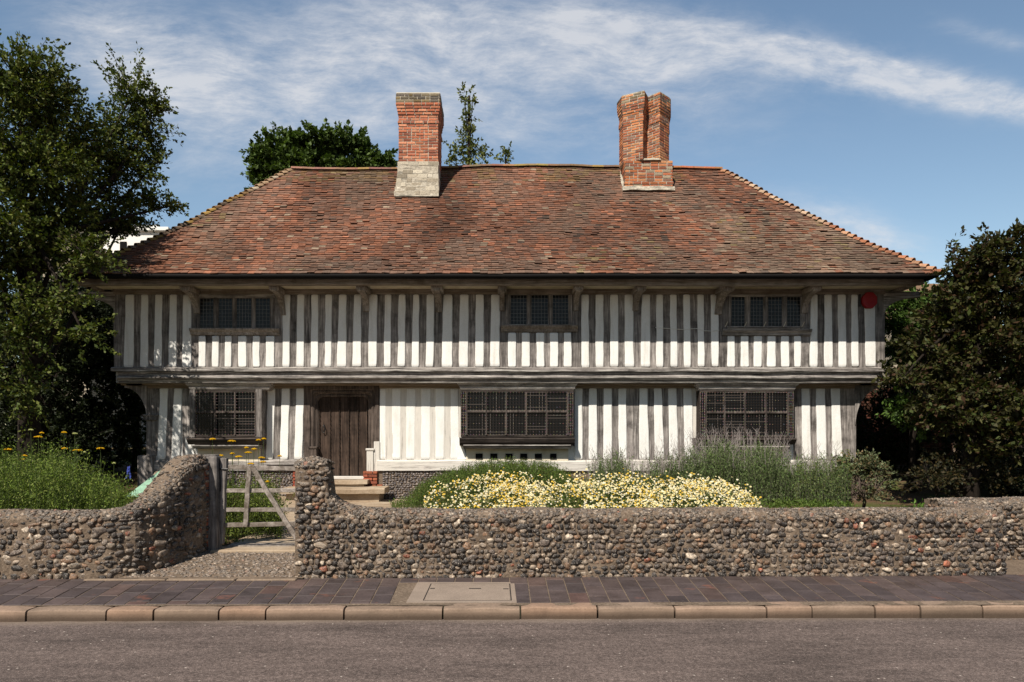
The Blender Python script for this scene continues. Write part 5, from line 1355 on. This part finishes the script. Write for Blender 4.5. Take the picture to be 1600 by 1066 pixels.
# buildings behind
t = thing('white_building', (-16.5, 31, 1.1), 'white flat topped building glimpsed through the left tree', 'building')
m = MB(); a, b = PX(80, 31), PX(262, 31); m.box(a, b, 31, 40, 1, PZ(362, 31)); m.build('wall', M['white_wall'], t)
m = MB(); m.box(a-.1, b+.1, 30.85, 31.1, PZ(362, 31), PZ(356, 31)); m.box(a+2.2, b-.6, 31.3, 39, PZ(356, 31), PZ(348, 31)); m.build('parapet', M['white_wall'], t, bevel=.02)
for px in (188, 150, 225):
    m = MB(); m.box(PX(px, 31), PX(px+10, 31), 30.96, 31.02, PZ(396, 31), PZ(378, 31)); m.build('window', M['dark_in'], t)
t = thing('rendered_cottage', (-15.5, 27, 1.1), 'grey brown rendered gable with a black downpipe behind the left tree', 'building')
m = MB(); m.prism([(PX(60, 27), 1), (PX(139, 27), 1), (PX(139, 27), PZ(383, 27)), (PX(100, 27), PZ(362, 27)), (PX(60, 27), PZ(385, 27))], 27, 33, 'y'); m.build('wall', M['tan_wall'], t)
m = MB(); 
for (p, q) in (((58, 388), (100, 361)), ((100, 361), (142, 385))):
    A, B_ = at(*p, 26.8), at(*q, 26.8); m.hexa([A-Vector((0, 0, .15)), B_-Vector((0, 0, .15)), B_+Vector((0, 6.5, -.15)), A+Vector((0, 6.5, -.15)), A, B_, B_+Vector((0, 6.5, 0)), A+Vector((0, 6.5, 0))])
m.build('roof', M['roofbrown'], t)
m = MB(); m.tube([at(136, 386, 26.9), at(132, 392, 26.9), at(131, 500, 26.9)], .06, 6); m.build('downpipe', M['black'], t)
t = thing('brick_wall', (11.6, 20.4, .8), 'shaded old brick garden wall behind the right side of the house', 'wall')
m = MB(); c = MB()
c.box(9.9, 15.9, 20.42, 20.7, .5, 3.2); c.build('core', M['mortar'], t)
for k in range(34): brick_course(m, [(9.9, 20.4), (13.2, 20.4)], .6+k*.075, .075, off=.5*(k % 2), d=.04, cols=[(.09, .035, .025), (.11, .045, .03), (.06, .03, .02)])  # brick colours lowered, painting the wall's shade into them
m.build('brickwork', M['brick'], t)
t = thing('tiled_cottage', (15.4, 26, 1.1), 'brown tiled cottage roof glimpsed behind the bronze tree', 'building')
m = MB(); a, b = PX(1395, 26), PX(1560, 26); m.box(a, b, 26, 31, 1, PZ(500, 26)); m.build('wall', M['tan_wall'], t)
m = MB(); m.prism([(25.8, PZ(500, 26)), (31.2, PZ(500, 26)), (28.5, PZ(500, 26)+1.9)], a-.2, b+.2, 'x'); m.build('roof', M['roofbrown'], t)

# --- herbaceous planting
def stems(n, fx, htop, perh, leafL, wid, cols, lean=.12, stemcol=(.05, .07, .02), seed=1, st_r=.003, up=.6, lo=.1, spread=.03, mb=None, lfs=None, drawstem=True):
    """n stems; fx() -> (x,y,z0); htop(x,y) -> tip height"""
    global rng
    rng = np.random.default_rng(seed); rr = random.Random(seed); Ps = []; Ds = []
    mb = mb or MB(); lfs = lfs or Leafs()
    for i in range(n):
        x, y, z0 = fx(rr); h = htop(x, y, rr)
        if h < .05: continue
        dx, dy = rr.gauss(0, lean)*h, rr.gauss(0, lean)*h
        k = max(3, int(perh*h)); q = np.linspace(lo, 1, k)[:, None]
        P = np.array([[x, y, z0]])+np.hstack([dx*q**1.6, dy*q**1.6, h*q])+rng.normal(0, spread, (k, 3))*np.array([1, 1, .4])
        D_ = rng.normal(0, .6, (k, 3))+np.array([0, 0, up]); Ps.append(P); Ds.append(D_)
        if drawstem: mb.tube([(x, y, z0), (x+dx*.33, y+dy*.33, z0+h*.5), (x+dx, y+dy, z0+h)], [st_r, st_r, st_r*.5], 3, stemcol, cap=False)
    lfs.add(*leaves(np.vstack(Ps), np.vstack(Ds), leafL, wid, cols, .35))
    return mb, lfs
def plant(name, label, cat, loc, mb, lfs, group=None, kind=None):
    t = thing(name, loc, label, cat, group)
    if kind: t['kind'] = kind
    lfs.build('foliage', M['leaf'], t)
    if mb.v: mb.build('stems', M['leaf'], t)
    return t
# left border
prof = tbl([(0, 706), (40, 700), (70, 694), (100, 690), (130, 712), (160, 735), (190, 748), (215, 770), (235, 785)])
def fxl(rr):
    D = rr.uniform(9.2, 11.6); px = rr.uniform(-60, 232); x = PX(px, D); return x, D, gz(x, D)
def hl(x, y, rr):
    px = CX+x/y*F; zt = EYE+(HY-prof(px)-rr.uniform(-14, 24)-44*max(0, nz3(x*2.3, y*2.3, 6)+.25))/F*y; return max(.1, (zt-gz(x, y))*rr.uniform(.62, 1.04))
mb, lf_ = stems(1350, fxl, hl, 70, .040, .17, [(.10, .15, .022), (.14, .20, .03), (.07, .105, .016), (.17, .20, .045)], seed=31, lean=.10, st_r=.003, spread=.035)
plant('border_foliage', 'feathery bright green border plants behind the left flint wall', 'plants', (-7, 10, .2), mb, lf_, kind='stuff')
# foliage behind the gate
prof2 = tbl([(330, 735), (350, 738), (390, 740), (420, 742), (436, 760), (445, 790)])
def fxg(rr):
    D = rr.uniform(10.3, 11.5); px = rr.uniform(322, 440); x = PX(px, D); return x, D, gz(x, D)
def hg(x, y, rr):
    px = CX+x/y*F; zt = EYE+(HY-prof2(px)-rr.uniform(-4, 30))/F*y; return max(.08, (zt-gz(x, y))*rr.uniform(.75, 1.02))
mb, lf_ = stems(330, fxg, hg, 70, .045, .15, [(.11, .15, .022), (.15, .19, .035), (.08, .10, .018)], seed=32, spread=.03)
plant('border_foliage', 'feathery green yarrow foliage seen through the bars of the gate', 'plants', (-4, 10.8, .2), mb, lf_, kind='stuff')
# yarrow flowers, one by one
def yarrow(px, py, D, r, label, group, col=(.62, .36, .01)):
    p = at(px, py, D); x, y = p.x, p.y; z0 = gz(x, y)
    t = thing('yarrow_flower', (x, y, z0), label, 'flower', group)
    m = MB(); bx = x+rnd.uniform(-.06, .06); m.tube([(bx, y, z0), ((bx+x)/2, y, (z0+p.z)/2), (x, y, p.z)], [.005, .004, .003], 4, (.09, .12, .04)); m.build('stem', M['leaf'], t)
    m = MB(); n = int(30+r*900)
    for i in range(n):
        a = rnd.uniform(0, 6.28); q = math.sqrt(rnd.random())*r; cx, cy = x+q*math.cos(a), y+q*math.sin(a); cz = p.z+.012-(q/r)**2*.014+rnd.uniform(-.004, .004); s_ = .0085; k = rnd.uniform(.75, 1.2)
        c = tuple(min(1, v*k) for v in col)
        m.add([(cx-s_, cy, cz), (cx, cy-s_, cz), (cx+s_, cy, cz), (cx, cy+s_, cz), (cx, cy, cz+.008), (cx, cy, cz-.010)], [(0, 1, 4), (1, 2, 4), (2, 3, 4), (3, 0, 4), (1, 0, 5), (2, 1, 5), (3, 2, 5), (0, 3, 5)], c)
    m.build('flower_head', M['petal'], t)
for px, py, r_ in ((12.6, 702.6, .055), (60, 683, .055), (65, 677, .03), (100, 676, .035), (100.5, 701, .04), (121, 704, .065), (157, 701, .05), (38, 712.5, .035), (36, 718, .04), (29.5, 791, .03)):
    yarrow(px, py, 10.6, r_, 'flat yellow yarrow head standing above the border left of the gate', 'yellow yarrow in the left border')
for px, py, r_ in ((48, 672, .030), (117, 678, .035), (132, 707, .02), (178, 724, .02), (12, 744, .03), (12, 762, .03), (100, 722, .02)):
    yarrow(px, py, 10.7, r_, 'pale greenish unopened yarrow head in the left border', 'pale yarrow in the left border', (.40, .42, .16))
for px, py, r_ in ((332, 686.5, .045), (362, 689.5, .055), (373, 714, .05), (363, 709, .03), (345, 712, .035), (397, 702, .04), (388, 707.5, .05), (409, 715.5, .045), (411, 722, .045), (392, 725, .045), (404, 688, .035), (412, 686, .035), (437, 713, .03), (418, 753, .03), (358, 808, .04), (385, 700, .03)):
    yarrow(px, py, 10.7, r_, 'flat yellow yarrow head standing behind the bar gate', 'yellow yarrow behind the gate')
t = thing('bluebell', (*at(201, 745, 11.6)[:2], .3), 'single blue flower spike at the right end of the left border', 'flower')
m = MB(); p = at(201, 745, 11.6); m.tube([(p.x, p.y, .3), (p.x, p.y, p.z)], .004, 4, (.06, .1, .03)); m.build('stem', M['leaf'], t)
m = MB()
for i in range(70):
    k = i/70; a = rnd.uniform(0, 6.28); q = .042*(1-.7*k)*rnd.uniform(.5, 1.1); s_ = .010; cx, cy, cz = p.x+q*math.cos(a), p.y+q*math.sin(a), p.z-.03+k*.19+rnd.uniform(-.01, .01)
    m.add([(cx-s_, cy, cz), (cx, cy-s_, cz), (cx+s_, cy, cz), (cx, cy+s_, cz), (cx, cy, cz+.012)], [(0, 1, 4), (1, 2, 4), (2, 3, 4), (3, 0, 4)], (.10*rnd.uniform(.8, 1.2), .14, .55))
m.build('flower_head', M['petal'], t)

# clipped heath mound in front of the centre bay
prof3 = tbl([(612, 786), (630, 776), (660, 750), (700, 732), (730, 724), (760, 717), (800, 715), (850, 719), (880, 730), (905, 752), (915, 765)])
def fxh(rr):
    D = rr.uniform(13.4, 15.4); px = rr.uniform(612, 912); x = PX(px, D); return x, D, gz(x, D)
def hh_(x, y, rr):
    px = CX+x/y*F; f = (y-13.4)/2.0; py = prof3(px)+(1-f)*14+rr.uniform(-3, 12); return max(.06, (EYE+(HY-py)/F*y-gz(x, y)))
mb, lf_ = stems(2100, fxh, hh_, 52, .038, .17, [(.080, .135, .020), (.105, .165, .028), (.055, .09, .016), (.10, .10, .03)], seed=33, spread=.025, lean=.08, up=.9, lo=.35)
plant('hebe_mound', 'low green spreading shrub along the foot of the centre bay window', 'shrub', (0, 14.4, .4), mb, lf_)
# grey catmint clumps
GC = [(.095, .150, .045), (.125, .175, .060), (.065, .105, .030), (.15, .185, .08)]
prof4 = tbl([(915, 745), (935, 722), (960, 716), (985, 724), (1000, 738), (1020, 730), (1045, 716), (1070, 706), (1100, 700), (1130, 694), (1160, 694), (1190, 700), (1215, 706), (1240, 716), (1270, 722), (1300, 722), (1330, 712)])
def clump(px0, px1, D0, D1, label, seed, n, spikes, cols=GC, nm='catmint'):
    def fx(rr):
        D = rr.uniform(D0, D1); px = rr.triangular(px0, px1, (px0+px1)/2) if rr.random() < .4 else rr.uniform(px0, px1); x = PX(px, D); return x, D, gz(x, D)
    def hf(x, y, rr):
        px = CX+x/y*F; e = min(1, (px-px0+10)/22, (px1+10-px)/22); py = prof4(px)+(1-e)*22+rr.uniform(-14, 32)+12*nz3(x*3, y*2, 3)+(D1-y)*9; return max(.1, EYE+(HY-py)/F*y-gz(x, y))
    mb, lf_ = stems(n, fx, hf, 58, .042, .17, cols, seed=seed, spread=.016, lean=.14, up=1.0, stemcol=(.12, .12, .08))
    def hs(x, y, rr):
        px = CX+x/y*F; py = prof4(px)-rr.uniform(6, 34); return max(.1, EYE+(HY-py)/F*y-gz(x, y))
    rr = random.Random(seed+5)
    sp = MB()
    for i in range(spikes):
        x, y, z0 = fx(rr); h = hs(x, y, rr); dx, dy = rr.gauss(0, .12)*h, rr.gauss(0, .1)*h; tip = Vector((x+dx, y+dy, z0+h)); c = (.30, .26, .25)
        sp.tube([(x+dx*.3, y+dy*.3, z0+h*.55), (x+dx*.6, y+dy*.6, z0+h*.8), tip], [.0035, .003, .002], 3, c, cap=False)
        for _ in range(5):
            q = rr.uniform(.55, .95); b = Vector((x+dx*q, y+dy*q, z0+h*q)); sp.tube([b, b+Vector((rr.uniform(-.09, .09), rr.uniform(-.06, .06), rr.uniform(.05, .14)))], [.0028, .0018], 3, c, cap=False)
    t = plant(nm, label, 'plant', (PX((px0+px1)/2, (D0+D1)/2), (D0+D1)/2, .3), mb, lf_, 'grey green catmint clumps along the house')
    if sp.v: sp.build('flower_spikes', M['petal'], t)
clump(918, 995, 13.4, 14.6, 'grey green catmint clump just right of the centre bay window', 41, 420, 45)
clump(1000, 1080, 13.5, 14.6, 'grey green catmint clump below the stretch of wall left of the right bay', 42, 430, 70)
clump(1070, 1160, 13.2, 14.6, 'tall catmint with grey spikes before the left half of the right bay window', 43, 560, 75)
clump(1155, 1245, 13.2, 14.6, 'tall catmint with grey spikes before the right half of the right bay window', 44, 560, 65)
clump(1240, 1330, 13.0, 14.4, 'catmint clump between the right bay window and the silvery corner shrub', 45, 560, 30, GC+[(.13, .15, .04)])
t = tree('cistus_shrub', 'silvery leaved shrub with bare brown stems at the right corner post', (PX(1350, 13.6), 13.6, .25), (PX(1350, 13.6), 13.6, .75), .03,
     [lob(1335, 725, 13.6, 26, 16, .35, 70), lob(1362, 735, 13.6, 22, 20, .35, 70), lob(1375, 760, 13.5, 12, 16, .3, 30), lob(1325, 742, 13.7, 16, 14, .3, 34), lob(1350, 768, 13.4, 26, 12, .3, 40)], .05, 22, [(.13, .16, .08), (.16, .18, .10), (.10, .11, .05), (.17, .12, .06)], cat='shrub', seed=50, limb=.015, ltw=.12)
m = MB(); rr = random.Random(3)
for i in range(170):
    b = at(rr.uniform(1322, 1372), rr.uniform(760, 782), rr.uniform(13.2, 13.7)); e = b+Vector((rr.uniform(-.3, .3), rr.uniform(-.2, .2), rr.uniform(.05, .38)))
    m.tube([b, (b+e)/2+Vector((rr.uniform(-.05, .05), 0, rr.uniform(-.03, .05))), e], [.006, .005, .002], 3, (.16, .12, .10), cap=False)
m.build('dead_stems', M['petal'], t)
# low weeds and grass
def weeds(px0, px1, D0, D1, h, n, cols, label, name='weeds', seed=60, L=.05, kind='stuff'):
    def fx(rr): D = rr.uniform(D0, D1); x = PX(rr.uniform(px0, px1), D); return x, D, gz(x, D)
    mb, lf_ = stems(n, fx, lambda x, y, rr: h*rr.uniform(.4, 1.1), 60, L, .2, cols, seed=seed, drawstem=False, spread=.03, up=.5)
    return plant(name, label, 'plants' if kind else 'plant', (PX((px0+px1)/2, (D0+D1)/2), (D0+D1)/2, .2), mb, lf_, kind=kind)
weeds(1190, 1330, 12.3, 13.3, .12, 420, [(.07, .12, .02), (.10, .14, .03)], 'low green weeds at the foot of the catmint', seed=61)
weeds(1372, 1445, 13.2, 15., .05, 500, [(.07, .095, .016), (.10, .11, .03)], 'patch of mossy grass on the path right of the house', 'grass', 62, .035)
weeds(1432, 1452, 9.25, 9.4, .62, 26, [(.07, .13, .02), (.10, .17, .03)], 'small bright green weed behind the top of the long flint wall', 'weed', 63, .05, None)
weeds(345, 372, 9.95, 10.3, .08, 60, [(.11, .13, .03)], 'sparse weeds beside the gate hinge', seed=64)
weeds(462, 476, 8.62, 8.72, .06, 20, [(.12, .14, .04)], 'tiny weeds at the foot of the gate pier', seed=65, L=.025)

# daisies
prof5 = tbl([(662, 782), (675, 765), (700, 750), (750, 745), (800, 745), (860, 748), (900, 742), (940, 739), (1000, 744), (1040, 748), (1060, 743), (1080, 739), (1110, 748), (1140, 760), (1165, 772), (1190, 792)])
rr = random.Random(77); Lf = Leafs(); St = MB(); Fl = MB()
Ps = []; Ds = []
for i in range(9500):
    D = 10.2+2.4*rr.random(); px = rr.uniform(662, 1190); x = PX(px, D); f = (D-10.2)/2.4
    pyt = prof5(px); pyt = pyt+(1-f)**1.25*(800-pyt)+rr.uniform(-5, 9)+16*nz3(x*1.6, D*2.2, 12)+6*nz3(x*5, D*5, 2)-(rr.uniform(6, 16) if rr.random() < .03 else 0); z = EYE+(HY-pyt)/F*D; z0 = gz(x, D)
    if z < z0+.12: continue
    gap = nz3(x*1.5, D*1.5, 5); edge = px < 700
    thin = .45*smooth01((790-px)/90)+.55*smooth01((f-.0)*-6+1.2)*.6
    if (gap < -.12 and rr.random() < .85) or rr.random() < thin: 
        pass
    else:
        yel = nz3(x*1.8+4, D*1.6, 9) > .10 or abs(px-790) < 30
        a, b_ = rr.gauss(0, .4), rr.gauss(-.8, .4); n_ = Vector((a, b_, 1)).normalized(); s_ = n_.cross(Vector((0, 1, .2))).normalized(); u_v = n_.cross(s_)
        r_ = rr.uniform(.011, .022); c = Vector((x, D, z)); col = (.78, .72, .44) if rr.random() < .62 else ((.74, .52, .09) if rr.random() < .35 else (.84, .82, .68))
        if yel and rr.random() < .34: col = (.70, .48, .08)
        k = rr.uniform(.8, 1.08); col = tuple(min(.9, q*k) for q in col); N = 8
        vs = [c+n_*.002]+[c+(s_*math.cos(q*2*math.pi/N)+u_v*math.sin(q*2*math.pi/N))*r_*(1 if q % 2 else .78)-n_*.004 for q in range(N)]
        b0 = len(Fl.v); Fl.add([tuple(v) for v in vs], [(0, 1+q, 1+(q+1) % N) for q in range(N)], col)
        rc = r_*.36; vs = [c+n_*.007]+[c+(s_*math.cos(q*math.pi/3)+u_v*math.sin(q*math.pi/3))*rc+n_*.002 for q in range(6)]
        Fl.add([tuple(v) for v in vs], [(0, 1+q, 1+(q+1) % 6) for q in range(6)], (.72, .42, .02))
    hgt = z-z0; q = np.linspace(.1, .93, 9)[:, None]
    Ps.append(np.array([[x, D, z0]])+np.hstack([0*q, 0*q, q*hgt])+rng.normal(0, .025, (9, 3))); Ds.append(rng.normal(0, .5, (9, 3))+np.array([0, 0, .5]))
Lf.add(*leaves(np.vstack(Ps), np.vstack(Ds), .036, .16, [(.075, .11, .02), (.10, .14, .03), (.05, .075, .015), (.12, .10, .05)], .3))
t = thing('daisy_bed', (1.6, 11.5, .4), 'dense drift of cream and yellow daisies behind the long flint wall', 'flowers'); t['kind'] = 'stuff'
Lf.build('foliage', M['leaf'], t); Fl.build('flower_heads', M['petal'], t)
print('objects', len(bpy.data.objects), 'polys', sum(len(m_.polygons) for m_ in bpy.data.meshes))
